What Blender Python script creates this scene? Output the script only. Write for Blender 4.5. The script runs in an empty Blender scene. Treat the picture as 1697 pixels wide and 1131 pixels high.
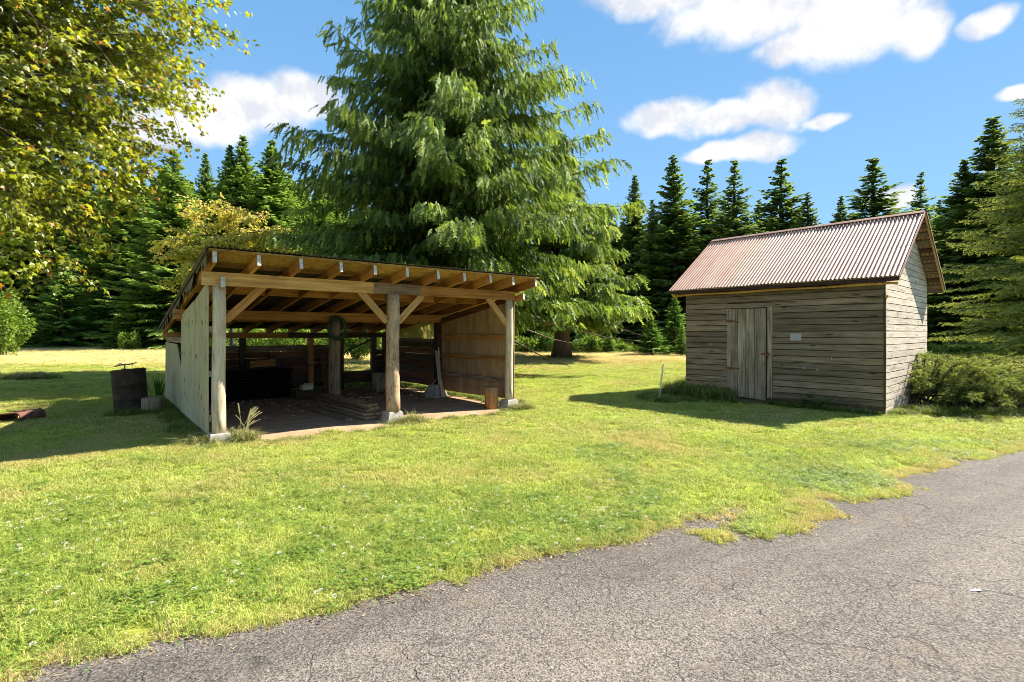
import bpy, math, random
import numpy as np
from mathutils import Matrix, Vector

rng = np.random.default_rng(11)
random.seed(11)
S = bpy.context.scene
COL = S.collection
R = math.radians

# ------------------------------------------------------------------ camera
cam_d = bpy.data.cameras.new('camera')
cam = bpy.data.objects.new('camera', cam_d)
COL.objects.link(cam)
cam.location = (0, 0, 1.6)
cam.rotation_euler = (R(90), 0, 0)
cam_d.sensor_width = 36
cam_d.lens = 36 * 850 / 1697
cam_d.shift_y = -0.008
cam_d.clip_end = 3000
S.camera = cam

# ------------------------------------------------------------------ light
SUN_AZ = math.atan2(0.925, 0.38)          # clockwise from +Y
SUN_EL = R(42.5)
SKY_STRENGTH = 0.070
sd = bpy.data.lights.new('sun', 'SUN')
sd.energy = 4.2
sd.angle = R(0.55)
sd.color = (1.0, 0.93, 0.80)
sun = bpy.data.objects.new('sun', sd)
COL.objects.link(sun)
sv = Vector((math.sin(SUN_AZ) * math.cos(SUN_EL), math.cos(SUN_AZ) * math.cos(SUN_EL), math.sin(SUN_EL)))
sun.rotation_euler = sv.to_track_quat('Z', 'Y').to_euler()
sun.location = (30, 20, 40)
S.view_settings.view_transform = 'Standard'
S.view_settings.look = 'None'
S.view_settings.gamma = 1
S.view_settings.use_curve_mapping = False
S.view_settings.exposure = 1.92
S.cycles.use_denoising = True
S.cycles.filter_width = 0.9
S.cycles.max_bounces = 6
S.cycles.diffuse_bounces = 4
S.cycles.transparent_max_bounces = 8


class NT:
    """tiny node helper"""
    def __init__(s, tree):
        s.t = tree
        s.n = tree.nodes
        s.l = tree.links
        s.n.clear()

    def add(s, typ, ins=None, **kw):
        nd = s.n.new(typ)
        for k, v in kw.items():
            setattr(nd, k, v)
        if ins:
            for k, v in ins.items():
                s.set(nd.inputs[k], v)
        return nd

    def set(s, sock, v):
        if isinstance(v, bpy.types.NodeSocket):
            s.l.new(v, sock)
        elif isinstance(v, bpy.types.Node):
            s.l.new(v.outputs[0], sock)
        else:
            try:
                sock.default_value = v
            except Exception:
                sock.default_value = (*v, 1)

    def math(s, op, a, b=0.0, c=0.0, clamp=False):
        nd = s.n.new('ShaderNodeMath')
        nd.operation = op
        nd.use_clamp = clamp
        s.set(nd.inputs[0], a)
        s.set(nd.inputs[1], b)
        if op in ('MULTIPLY_ADD', 'SMOOTH_MAX'):
            s.set(nd.inputs[2], c)
        return nd.outputs[0]

    def vmath(s, op, a, b=(0, 0, 0)):
        nd = s.n.new('ShaderNodeVectorMath')
        nd.operation = op
        s.set(nd.inputs[0], a)
        s.set(nd.inputs[1], b)
        return nd.outputs['Value'] if op in ('DOT_PRODUCT', 'LENGTH') else nd.outputs[0]

    def mix(s, f, a, b, blend='MIX'):
        nd = s.n.new('ShaderNodeMix')
        nd.data_type = 'RGBA'
        nd.blend_type = blend
        s.set(nd.inputs[0], f)
        for sk, v in ((nd.inputs[6], a), (nd.inputs[7], b)):
            if isinstance(v, tuple) and len(v) == 3:
                v = (*v, 1)
            s.set(sk, v)
        return nd.outputs[2]

    def ramp(s, f, stops, interp='LINEAR'):
        nd = s.n.new('ShaderNodeValToRGB')
        el = nd.color_ramp.elements
        nd.color_ramp.interpolation = interp
        while len(el) < len(stops):
            el.new(0.5)
        for e, (p, c) in zip(el, stops):
            e.position = p
            e.color = (c, c, c, 1) if isinstance(c, (int, float)) else (*c, 1)
        s.set(nd.inputs[0], f)
        return nd.outputs[0]

    def noise(s, vec, scale, detail=4, rough=0.55, dist=0.0):
        nd = s.add('ShaderNodeTexNoise', {'Scale': scale, 'Detail': detail, 'Roughness': rough, 'Distortion': dist})
        if vec is not None:
            s.l.new(vec, nd.inputs['Vector'])
        return nd.outputs[0]

    def mapr(s, v, a, b, c=0.0, d=1.0, smooth=False):
        nd = s.add('ShaderNodeMapRange', {0: v, 1: a, 2: b, 3: c, 4: d}, clamp=True)
        if smooth:
            nd.interpolation_type = 'SMOOTHSTEP'
        return nd.outputs[0]


# ------------------------------------------------------------------ world: clear blue sky with scattered cumulus
def look(px, py):
    """azimuth / elevation of a viewing direction"""
    x = (px - 848.5) / 850
    z = (552 - py) / 850
    return math.atan(x), math.atan(z / math.sqrt(1 + x * x))


W = bpy.data.worlds.new('World')
S.world = W
W.use_nodes = True
w = NT(W.node_tree)
out = w.add('ShaderNodeOutputWorld')
sky = w.add('ShaderNodeTexSky', sky_type='NISHITA')
sky.sun_disc = False
sky.sun_elevation = SUN_EL
sky.sun_rotation = SUN_AZ
sky.air_density = 1.0
sky.dust_density = 0.0
sky.ozone_density = 2.4
sky.altitude = 200
bg_sky = w.add('ShaderNodeBackground', {'Strength': SKY_STRENGTH})
tc = w.add('ShaderNodeTexCoord')
dirv = tc.outputs['Generated']
sep = w.add('ShaderNodeSeparateXYZ', {0: dirv})
# deep even blue of a clear, dry afternoon: most of the glare round the horizon is taken out of the model sky
even = w.ramp(w.math('ABSOLUTE', sep.outputs[2]), [(0.0, (1.15, 1.08, 1.02)), (0.55, (0.62, 0.72, 0.82)), (1.0, (0.5, 0.62, 0.75))])
even = w.vmath('MULTIPLY', even, (1.08, 2.22, 3.65))
skyc = w.vmath('ADD', w.vmath('MULTIPLY', sky.outputs[0], (0.085, 0.085, 0.085)), even)
w.l.new(skyc, bg_sky.inputs[0])
az = w.math('ARCTAN2', sep.outputs[0], sep.outputs[1])
el = w.math('ARCSINE', sep.outputs[2])
n_big = w.noise(dirv, 7.0, 5, 0.6)
n_warp = w.add('ShaderNodeTexNoise', {'Vector': dirv, 'Scale': 9.0, 'Detail': 3, 'Roughness': 0.6})
wv = w.vmath('MULTIPLY', w.vmath('SUBTRACT', n_warp.outputs['Color'], (0.5, 0.5, 0.5)), (0.07, 0.045, 0))
comb = w.add('ShaderNodeCombineXYZ', {0: az, 1: el, 2: 0.0})
pos = w.vmath('ADD', comb.outputs[0], wv)
blobs = [  # px, py, half width, half height
    (1110, -22, 150, 52), (1270, 5, 200, 66), (1415, 42, 135, 60), (1525, 50, 58, 48), (1335, 72, 90, 32),
    (1640, 34, 52, 27),
    (1105, 194, 74, 30), (1205, 200, 90, 26), (1288, 176, 66, 46), (1368, 204, 50, 13),
    (1185, 252, 56, 17), (1255, 245, 62, 23),
    (240, 210, 75, 34), (335, 192, 90, 48), (425, 172, 85, 44), (505, 155, 60, 38),
    (1470, 325, 52, 18), (1685, 155, 36, 13),
]
field = None
for b in blobs:
    if b[0] == 'w':
        c, rr = (b[1], b[2]), (b[3], b[4])
    else:
        c = look(b[0], b[1])
        e1 = look(b[0] + b[2], b[1])
        e2 = look(b[0], b[1] - b[3])
        rr = (abs(e1[0] - c[0]), abs(e2[1] - c[1]))
    q = w.vmath('MULTIPLY', w.vmath('SUBTRACT', pos, (c[0], c[1], 0)), (1 / rr[0], 1 / rr[1], 0))
    v = w.math('SUBTRACT', 1.0, w.vmath('DOT_PRODUCT', q, q))
    field = v if field is None else w.math('SMOOTH_MAX', field, v, 0.35)
# beyond the frame the same broken cumulus goes on
aside = w.mapr(w.math('ABSOLUTE', az), 0.86, 1.0)
overh = w.mapr(el, 0.66, 0.80)
outside = w.math('MULTIPLY', w.math('MAXIMUM', aside, overh), w.mapr(el, 0.02, 0.16))
elsewhere = w.mapr(w.noise(w.vmath('MULTIPLY', dirv, (1, 1, 1.9)), 2.6, 3, 0.5), 0.50, 0.68, -0.9, 0.9)
field = w.math('MAXIMUM', field, w.math('ADD', elsewhere, w.math('MULTIPLY', w.math('SUBTRACT', outside, 1.0), 4.0)))
fine = w.noise(dirv, 22.0, 6, 0.66)
field = w.math('ADD', field, w.math('MULTIPLY', w.math('SUBTRACT', n_big, 0.42), 0.9))
field = w.math('ADD', field, w.math('MULTIPLY', w.math('SUBTRACT', fine, 0.5), 1.35))
mask = w.mapr(field, -0.42, 0.80, 0, 1, True)
# relief inside the cloud: lighter where the tops turn to the sun
nshift = w.noise(w.vmath('ADD', dirv, (0.012, 0.004, 0.028)), 7.0, 5, 0.6)
relief = w.mapr(w.math('ADD', w.math('SUBTRACT', n_big, nshift), w.math('MULTIPLY', w.math('SUBTRACT', n_big, 0.5), 0.15)), -0.085, 0.045, 0.0, 1.0)
ccol = w.mix(relief, (0.76, 0.785, 0.86), (1.0, 0.995, 0.985))
bg_c = w.add('ShaderNodeBackground', {'Strength': 0.285})
w.l.new(ccol, bg_c.inputs[0])
mx = w.add('ShaderNodeMixShader', {0: mask})
w.l.new(bg_sky.outputs[0], mx.inputs[1])
w.l.new(bg_c.outputs[0], mx.inputs[2])
w.l.new(mx.outputs[0], out.inputs[0])


# ------------------------------------------------------------------ small library
def tag(o, label=None, cat=None, group=None, kind=None):
    if label: o['label'] = label
    if cat: o['category'] = cat
    if group: o['group'] = group
    if kind: o['kind'] = kind
    return o


def empty(name, loc=(0, 0, 0), rz=0.0):
    o = bpy.data.objects.new(name, None)
    o.empty_display_size = 0.2
    o.location = loc
    o.rotation_euler = (0, 0, rz)
    COL.objects.link(o)
    return o


def link(name, me, parent=None, mat4=None):
    o = bpy.data.objects.new(name, me)
    COL.objects.link(o)
    if parent is not None:
        o.parent = parent
    if mat4 is not None:
        o.matrix_local = mat4
    return o


def mesh(name, verts, faces, mats, smooth=False):
    me = bpy.data.meshes.new(name)
    me.from_pydata([tuple(map(float, v)) for v in verts], [], [tuple(f) for f in faces])
    for m in (mats if isinstance(mats, (list, tuple)) else [mats]):
        me.materials.append(m)
    if smooth:
        me.polygons.foreach_set('use_smooth', [True] * len(me.polygons))
    me.update()
    return me


def obj(name, verts, faces, mat, parent=None, mat4=None, smooth=False):
    return link(name, mesh(name, verts, faces, mat, smooth), parent, mat4)


def soup_mesh(name, tris, var, mats, nface_mat=None):
    """tris (n,3,3), var (n,) or (n,3)"""
    tris = np.asarray(tris, np.float32)
    n = len(tris)
    me = bpy.data.meshes.new(name)
    me.vertices.add(3 * n)
    me.vertices.foreach_set('co', tris.reshape(-1))
    me.loops.add(3 * n)
    me.loops.foreach_set('vertex_index', np.arange(3 * n, dtype=np.int32))
    me.polygons.add(n)
    me.polygons.foreach_set('loop_start', np.arange(0, 3 * n, 3, dtype=np.int32))
    if nface_mat is not None:
        me.polygons.foreach_set('material_index', np.asarray(nface_mat, np.int32))
    at = me.attributes.new('var', 'FLOAT', 'POINT')
    v = np.asarray(var, np.float32)
    if v.ndim == 1:
        v = np.repeat(v, 3)
    at.data.foreach_set('value', v.reshape(-1))
    for m in (mats if isinstance(mats, (list, tuple)) else [mats]):
        me.materials.append(m)
    me.update(calc_edges=True)
    return me


class Tubes:
    def __init__(s):
        s.v, s.f = [], []

    def add(s, pts, radii, seg=7, wob=0.0, cap=True):
        pts = [Vector(p) for p in pts]
        b = len(s.v)
        n = len(pts)
        for i, p in enumerate(pts):
            t = (pts[min(i + 1, n - 1)] - pts[max(i - 1, 0)]).normalized()
            ref = Vector((0, 0, 1)) if abs(t.z) < 0.9 else Vector((1, 0, 0))
            x = t.cross(ref).normalized()
            y = t.cross(x).normalized()
            for k in range(seg):
                a = 2 * math.pi * k / seg
                r = radii[i] * (1 + wob * random.uniform(-1, 1))
                s.v.append(p + x * (r * math.cos(a)) + y * (r * math.sin(a)))
        for i in range(n - 1):
            for k in range(seg):
                k2 = (k + 1) % seg
                s.f.append((b + i * seg + k, b + i * seg + k2, b + (i + 1) * seg + k2, b + (i + 1) * seg + k))
        if cap:
            s.f.append(tuple(b + k for k in reversed(range(seg))))
            s.f.append(tuple(b + (n - 1) * seg + k for k in range(seg)))
        return s

    def build(s, name, mat, parent=None, smooth=True):
        return obj(name, s.v, s.f, mat, parent, None, smooth)

    def tris(s):
        out = []
        for f in s.f:
            for i in range(1, len(f) - 1):
                out.append((s.v[f[0]], s.v[f[i]], s.v[f[i + 1]]))
        return np.array([[tuple(p) for p in t] for t in out], np.float32)


def frame(p0, p1, up=(0, 0, 1)):
    """matrix whose X runs p0->p1, Z as near to up as it can be, origin at the middle"""
    p0, p1, up = Vector(p0), Vector(p1), Vector(up)
    x = (p1 - p0).normalized()
    y = up.cross(x).normalized()
    z = x.cross(y)
    m = Matrix((x, y, z)).transposed().to_4x4()
    m.translation = (p0 + p1) / 2
    return m, (p1 - p0).length


def board(name, p0, p1, th, h, mat, parent=None, up=(0, 0, 1), jit=0.0, segs=4, end_mat=None, roll=0.0):
    """plank from p0 to p1 (centre line), th across Y, h along Z; edges slightly uneven"""
    m, L = frame(p0, p1, up)
    if roll:
        m = m @ Matrix.Rotation(roll, 4, 'X')
    v, f = [], []
    for i in range(segs + 1):
        x = -L / 2 + L * i / segs
        jt, jb, jy = (random.uniform(-jit, jit) for _ in range(3))
        for y, z in ((-1, -1), (1, -1), (1, 1), (-1, 1)):
            v.append((x, y * th / 2 + jy * 0.6, z * h / 2 + (jt if z > 0 else jb)))
    for i in range(segs):
        for k in range(4):
            k2 = (k + 1) % 4
            f.append((i * 4 + k, (i + 1) * 4 + k, (i + 1) * 4 + k2, i * 4 + k2))
    f.append((0, 1, 2, 3))
    f.append((segs * 4 + 3, segs * 4 + 2, segs * 4 + 1, segs * 4))
    o = obj(name, v, f, mat, parent, m)
    if end_mat is not None:
        o.data.materials.append(end_mat)
        o.data.polygons[len(f) - 2].material_index = 1
    return o


def slab(name, outline, axis_origin, ax, ay, depth, mat, parent=None):
    """polygon outline in the plane (ax, ay) extruded by depth along ax x ay; local X = ax, local Z = ay"""
    ax, ay = Vector(ax).normalized(), Vector(ay).normalized()
    nn = ay.cross(ax)
    m = Matrix((ax, nn, ay)).transposed().to_4x4()
    m.translation = Vector(axis_origin)
    n = len(outline)
    v = [(p[0], -depth / 2, p[1]) for p in outline] + [(p[0], depth / 2, p[1]) for p in outline]
    f = [tuple(range(n)), tuple(reversed(range(n, 2 * n)))]
    for i in range(n):
        j = (i + 1) % n
        f.append((i, i + n, j + n, j))
    return obj(name, v, f, mat, parent, m)


def corrugated(name, width, length, mat, parent, m4, pitch=0.076, amp=0.010, rag=0.0):
    """sheet in local XY: waves across X, running along Y"""
    n = max(2, int(round(width / pitch)) * 8)
    v, f = [], []
    rows = 3
    for j in range(rows + 1):
        for i in range(n + 1):
            x = width * i / n
            y = length * j / rows
            if j == 0 and rag:
                y += random.uniform(-rag, rag)
            v.append((x, y, amp * math.cos(2 * math.pi * x / pitch)))
    for j in range(rows):
        for i in range(n):
            a = j * (n + 1) + i
            f.append((a, a + 1, a + n + 2, a + n + 1))
    return obj(name, v, f, mat, parent, m4, True)


# ------------------------------------------------------------------ materials
def new_mat(name):
    m = bpy.data.materials.new(name)
    m.use_nodes = True
    return m, NT(m.node_tree)


def finish(nt, color, rough=0.8, bump=None, bstr=0.3, bdist=0.01, metallic=0.0, spec=0.3):
    p = nt.add('ShaderNodeBsdfPrincipled')
    nt.set(p.inputs['Base Color'], color)
    nt.set(p.inputs['Roughness'], rough)
    nt.set(p.inputs['Metallic'], metallic)
    nt.set(p.inputs['Specular IOR Level'], spec)
    if bump is not None:
        b = nt.add('ShaderNodeBump', {'Strength': bstr, 'Distance': bdist, 'Height': bump})
        nt.l.new(b.outputs[0], p.inputs['Normal'])
    o = nt.add('ShaderNodeOutputMaterial')
    nt.l.new(p.outputs[0], o.inputs[0])


def wood(name, light, mid, dark, grain=(1.5, 22, 22), knots=0.0, vary=0.35, stain=0.35, crack=0.5, rough=0.85, bstr=0.5, tint=None):
    m, n = new_mat(name)
    tc = n.add('ShaderNodeTexCoord')
    oi = n.add('ShaderNodeObjectInfo')
    off = n.vmath('MULTIPLY', n.add('ShaderNodeCombineXYZ', {0: oi.outputs['Random'], 1: oi.outputs['Random'], 2: oi.outputs['Random']}).outputs[0], (37, 91, 53))
    p = n.vmath('ADD', tc.outputs['Object'], off)
    pg = n.vmath('MULTIPLY', p, grain)
    g = n.noise(pg, 1.0, 8, 0.62, 0.35)
    gf = n.noise(n.vmath('MULTIPLY', p, (grain[0] * 2.2, grain[1] * 4, grain[2] * 4)), 1.0, 4, 0.6)
    c = n.ramp(g, [(0.28, dark), (0.46, mid), (0.70, light)])
    c = n.mix(0.55, c, n.ramp(gf, [(0.3, 0.55), (0.7, 1.25)]), 'MULTIPLY')
    st = n.noise(p, 2.3, 4, 0.6)
    c = n.mix(n.mapr(st, 0.5, 0.75, 0, stain), c, dark)
    # drying cracks along the grain
    ck = n.noise(n.vmath('MULTIPLY', p, (grain[0] * 0.7, grain[1] * 1.6, grain[2] * 1.6)), 1.0, 3, 0.5)
    ckm = n.mapr(ck, 0.64, 0.70, 0, crack)
    c = n.mix(ckm, c, tuple(x * 0.22 for x in dark))
    hgt = n.math('SUBTRACT', n.math('ADD', g, n.math('MULTIPLY', gf, 0.5)), n.math('MULTIPLY', ckm, 1.2))
    if knots:
        vo = n.add('ShaderNodeTexVoronoi', {'Scale': 1.0, 'Vector': n.vmath('MULTIPLY', p, (1.6, 7.5, 7.5))})
        kn = n.mapr(vo.outputs['Distance'], 0.06, 0.15, knots, 0)
        c = n.mix(kn, c, tuple(x * 0.3 for x in dark))
    lum = n.mapr(oi.outputs['Random'], 0, 1, 1 - vary, 1 + vary * 0.6)
    lc = n.add('ShaderNodeCombineXYZ', {0: lum, 1: lum, 2: lum})
    c = n.mix(1.0, c, lc.outputs[0], 'MULTIPLY')
    if tint:
        r3 = n.math('FRACT', n.math('MULTIPLY', oi.outputs['Random'], 13.7))
        c = n.mix(n.mapr(r3, 0.45, 1.0, 0, 0.75), c, n.mix(1.0, c, tint, 'MULTIPLY'))
    finish(n, c, rough, hgt, bstr, 0.006, spec=0.2)
    return m


M = {}
M['grey_wood'] = wood('weathered grey wood', (0.31, 0.245, 0.165), (0.215, 0.165, 0.105), (0.095, 0.068, 0.042), grain=(1.3, 16, 16), knots=0.9, vary=0.34, crack=0.75, tint=(0.80, 0.84, 0.86))
M['pale_wood'] = wood('pale sunlit wood', (0.68, 0.60, 0.50), (0.56, 0.48, 0.385), (0.29, 0.225, 0.165), knots=0.7, vary=0.15, crack=0.3)  # gable wall copy of the siding, paled to put direct sun into its colour
M['door_wood'] = wood('weathered door planks', (0.47, 0.395, 0.28), (0.28, 0.225, 0.15), (0.07, 0.055, 0.04), grain=(1.1, 17, 17), vary=0.18, stain=0.6, crack=0.85)
M['fir'] = wood('orange fir lumber', (0.56, 0.285, 0.09), (0.44, 0.20, 0.056), (0.19, 0.08, 0.024), grain=(1.0, 20, 20), vary=0.25, crack=0.15, bstr=0.2)
M['fir_pale'] = wood('pale fir lumber', (0.68, 0.43, 0.18), (0.56, 0.32, 0.115), (0.24, 0.12, 0.04), grain=(0.9, 18, 18), vary=0.15, crack=0.2, knots=0.4, bstr=0.2)
M['red_board'] = wood('dark red brown boards', (0.30, 0.125, 0.06), (0.18, 0.07, 0.035), (0.07, 0.03, 0.017), vary=0.4, stain=0.4)
M['dark_board'] = wood('dark aged boards', (0.15, 0.10, 0.06), (0.09, 0.058, 0.036), (0.03, 0.02, 0.013), vary=0.4)
M['ply'] = wood('weathered pale plywood', (0.62, 0.53, 0.34), (0.52, 0.44, 0.265), (0.30, 0.245, 0.135), grain=(16, 16, 1.2), vary=0.22, stain=0.4, crack=0.3, bstr=0.25)
M['ply_brown'] = wood('brown plywood siding', (0.56, 0.37, 0.18), (0.46, 0.29, 0.135), (0.28, 0.165, 0.075), grain=(7, 7, 0.8), vary=0.12, stain=0.5, crack=0.12, bstr=0.25)
M['sheath'] = wood('plywood sheathing', (0.50, 0.31, 0.12), (0.36, 0.21, 0.075), (0.14, 0.075, 0.028), grain=(14, 2.0, 14), vary=0.25, stain=0.5, crack=0.4, bstr=0.2)
M['peeled'] = wood('peeled log', (0.66, 0.55, 0.40), (0.50, 0.40, 0.28), (0.20, 0.135, 0.08), grain=(14, 14, 1.3), vary=0.1, crack=0.6, stain=0.5)
M['barklog'] = wood('log with bark remnants', (0.56, 0.42, 0.28), (0.40, 0.27, 0.165), (0.17, 0.10, 0.06), grain=(17, 17, 6), vary=0.1, crack=0.5, stain=0.5, bstr=0.9)
M['oldlog'] = wood('old grey log', (0.38, 0.29, 0.19), (0.26, 0.19, 0.12), (0.09, 0.062, 0.04), grain=(14, 14, 1.2), vary=0.15, crack=0.8)
M['log_end'] = wood('sawn log', (0.50, 0.27, 0.10), (0.36, 0.18, 0.065), (0.15, 0.07, 0.03), grain=(12, 12, 1.5), vary=0.25, crack=0.5)
M['lumber'] = wood('old lumber', (0.42, 0.30, 0.19), (0.28, 0.18, 0.11), (0.10, 0.06, 0.035), vary=0.3)


def simple(name, col, rough=0.7, nscale=8.0, amt=0.3, metallic=0.0, spec=0.3, bstr=0.15):
    m, n = new_mat(name)
    tc = n.add('ShaderNodeTexCoord')
    g = n.noise(tc.outputs['Object'], nscale, 6, 0.65)
    c = n.mix(n.mapr(g, 0.35, 0.7, 0, 1), tuple(x * (1 - amt) for x in col), tuple(min(1, x * (1 + amt * 0.6)) for x in col))
    finish(n, c, rough, g, bstr, 0.01, metallic, spec)
    return m


M['concrete'] = simple('concrete', (0.38, 0.35, 0.30), 0.9, 14, 0.35, bstr=0.4)
M['white_end'] = simple('white rafter end', (0.58, 0.57, 0.57), 0.6, 22, 0.4)  # white tone for the forward end faces of rafters and side beams
M['rust'] = simple('rusted iron', (0.20, 0.075, 0.035), 0.85, 30, 0.5, bstr=0.3)
M['rust_dark'] = simple('dark rusted sheet', (0.060, 0.036, 0.022), 0.75, 7, 0.55, 0.2)
M['rust_red'] = simple('red brown rusted tin', (0.17, 0.075, 0.052), 0.65, 6, 0.45, 0.2)
M['hose'] = simple('green hose', (0.035, 0.075, 0.03), 0.45, 5, 0.3)
M['tar'] = simple('tar paper', (0.14, 0.125, 0.10), 0.9, 6, 0.4)
M['sheath_black'] = simple('near black inner sheathing', (0.045, 0.032, 0.024), 0.9, 6, 0.5)
M['fascia'] = simple('dark red fascia', (0.050, 0.022, 0.017), 0.8, 6, 0.4)
M['plate'] = simple('dull white plate', (0.40, 0.385, 0.36), 0.6, 40, 0.25)
M['steel'] = simple('grey steel', (0.16, 0.15, 0.14), 0.5, 20, 0.4, 0.6)
M['stake'] = simple('bleached stake', (0.55, 0.52, 0.46), 0.8, 12, 0.3)
M['stone'] = simple('field stone', (0.20, 0.16, 0.13), 0.9, 6, 0.4, bstr=0.5)
M['carton'] = simple('pale carton', (0.62, 0.58, 0.36), 0.8, 8, 0.2)
M['tarp_stack'] = simple('black ribbed roofing', (0.028, 0.024, 0.022), 0.6, 6, 0.4)


def roof_metal(name, zinc, rust, groove, strength):
    m, n = new_mat(name)
    tc = n.add('ShaderNodeTexCoord')
    oi = n.add('ShaderNodeObjectInfo')
    off = n.vmath('MULTIPLY', n.add('ShaderNodeCombineXYZ', {0: oi.outputs['Random'], 1: oi.outputs['Random'], 2: 0.0}).outputs[0], (40, 23, 0))
    p = n.vmath('ADD', tc.outputs['Object'], off)
    st = n.noise(n.vmath('MULTIPLY', p, (7, 0.35, 1)), 1.0, 5, 0.6)
    bl = n.noise(p, 1.6, 6, 0.65)
    f = n.math('ADD', n.math('MULTIPLY', st, 0.6), n.math('MULTIPLY', bl, 0.4))
    c = n.mix(n.mapr(f, 0.40, 0.62, 0, strength), zinc, rust)
    # groove colour darkens the valleys of the sheet, unevenly
    sp = n.add('ShaderNodeSeparateXYZ', {0: tc.outputs['Object']})
    val = n.mapr(sp.outputs[2], -0.011, 0.002, 0.85, 0.0)
    c = n.mix(n.math('MULTIPLY', val, n.mapr(bl, 0.25, 0.6, 0.6, 1.0)), c, groove)
    fine = n.noise(p, 60, 3, 0.6)
    c = n.mix(0.3, c, n.ramp(fine, [(0.3, 0.6), (0.7, 1.2)]), 'MULTIPLY')
    finish(n, c, 0.55, fine, 0.08, 0.004, 0.15, 0.4)
    return m


M['roof_pink'] = roof_metal('pink rusted corrugated roofing', (0.52, 0.36, 0.285), (0.42, 0.20, 0.13), (0.15, 0.075, 0.052), 0.9)
M['roof_dark'] = roof_metal('dark corrugated roofing', (0.15, 0.14, 0.12), (0.10, 0.07, 0.045), (0.06, 0.045, 0.03), 0.8)

# translucent yellow panel
m, n = new_mat('yellow translucent panel')
tc = n.add('ShaderNodeTexCoord')
g = n.noise(n.vmath('MULTIPLY', tc.outputs['Object'], (1, 1, 9)), 3.0, 4, 0.5)
c = n.mix(g, (0.42, 0.40, 0.19), (0.55, 0.52, 0.29))
d1 = n.add('ShaderNodeBsdfDiffuse', {'Color': c})
t1 = n.add('ShaderNodeBsdfTranslucent', {'Color': c})
mxs = n.add('ShaderNodeMixShader', {0: 0.6, 1: d1.outputs[0], 2: t1.outputs[0]})
o = n.add('ShaderNodeOutputMaterial')
n.l.new(mxs.outputs[0], o.inputs[0])
M['panel_yellow'] = m


def leaf_mat(name, stops, transl=0.35, nscale=0.6, namt=0.35, rough=0.55, inst=False, straw=None, gloss=0.015, patch=None):
    """stops: colour ramp over the leaf's own 'var' value"""
    m, n = new_mat(name)
    at = n.add('ShaderNodeAttribute', attribute_name='var')
    geo = n.add('ShaderNodeNewGeometry')
    c = n.ramp(at.outputs['Fac'], stops)
    nz = n.noise(geo.outputs['Position'], nscale, 4, 0.6)
    lum = n.ramp(nz, [(0.25, 1 - namt), (0.75, 1 + namt)])
    c = n.mix(1.0, c, lum, 'MULTIPLY')
    if patch:
        nz2 = n.noise(n.vmath('ADD', geo.outputs['Position'], (31, 7, 0)), patch[1], 5, 0.65)
        c = n.mix(n.mapr(nz2, patch[2], patch[3], 0, 0.85), c, n.mix(at.outputs['Fac'], tuple(0.7 * x for x in patch[0]), patch[0]))
    if inst:
        dr = n.add('ShaderNodeAttribute', attribute_name='dry', attribute_type='INSTANCER')
        f = n.math('ADD', dr.outputs['Fac'], n.math('MULTIPLY', n.math('SUBTRACT', at.outputs['Fac'], 0.5), 0.5), clamp=True)
        f = n.mapr(f, 0.15, 0.85, 0, 1)
        c = n.mix(f, c, n.mix(at.outputs['Fac'], straw[0], straw[1]))
    d = n.add('ShaderNodeBsdfDiffuse', {'Color': c})
    t = n.add('ShaderNodeBsdfTranslucent', {'Color': n.mix(1.0, c, (1.15, 1.1, 0.6), 'MULTIPLY')})
    mx = n.add('ShaderNodeMixShader', {0: transl, 1: d.outputs[0], 2: t.outputs[0]})
    gl = n.add('ShaderNodeBsdfGlossy', {'Roughness': rough, 'Color': (0.9, 0.95, 1.0, 1)})
    m2 = n.add('ShaderNodeMixShader', {0: gloss, 1: mx.outputs[0], 2: gl.outputs[0]})
    o = n.add('ShaderNodeOutputMaterial')
    n.l.new(m2.outputs[0], o.inputs[0])
    return m


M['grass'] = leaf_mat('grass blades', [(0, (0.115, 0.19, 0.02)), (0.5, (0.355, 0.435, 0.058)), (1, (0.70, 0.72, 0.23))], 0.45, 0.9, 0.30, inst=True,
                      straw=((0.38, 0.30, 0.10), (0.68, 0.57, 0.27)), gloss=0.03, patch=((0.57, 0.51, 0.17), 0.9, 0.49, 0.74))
M['meadow'] = leaf_mat('dry meadow grass', [(0, (0.46, 0.40, 0.15)), (0.6, (0.70, 0.61, 0.29)), (1, (0.80, 0.72, 0.42))], 0.35, 0.25, 0.22, inst=True,
                       straw=((0.52, 0.40, 0.17), (0.72, 0.58, 0.32)), gloss=0.04)
M['clover'] = leaf_mat('clover', [(0, (0.09, 0.16, 0.012)), (1, (0.21, 0.31, 0.03))], 0.30, 1.2, 0.2, gloss=0.05)
M['petal'] = leaf_mat('white clover flowers', [(0, (0.55, 0.52, 0.42)), (1, (0.80, 0.78, 0.70))], 0.2, 1.0, 0.1)
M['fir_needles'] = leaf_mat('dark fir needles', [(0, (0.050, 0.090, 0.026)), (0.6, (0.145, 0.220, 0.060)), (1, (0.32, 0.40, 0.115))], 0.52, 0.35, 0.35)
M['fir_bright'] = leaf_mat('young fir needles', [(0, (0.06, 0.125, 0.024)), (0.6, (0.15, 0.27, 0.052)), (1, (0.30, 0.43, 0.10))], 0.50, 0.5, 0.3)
M['fir_mid'] = leaf_mat('mid green fir needles', [(0, (0.060, 0.115, 0.024)), (0.6, (0.165, 0.27, 0.058)), (1, (0.32, 0.43, 0.11))], 0.50, 0.4, 0.3)  # lighter copy of the dark needles; sunlight on left firs put into colour
M['cedar'] = leaf_mat('cedar sprays', [(0, (0.036, 0.070, 0.013)), (0.45, (0.128, 0.195, 0.032)), (0.8, (0.25, 0.335, 0.064)), (1, (0.43, 0.48, 0.13))], 0.48, 0.8, 0.5, gloss=0.02)
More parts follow.
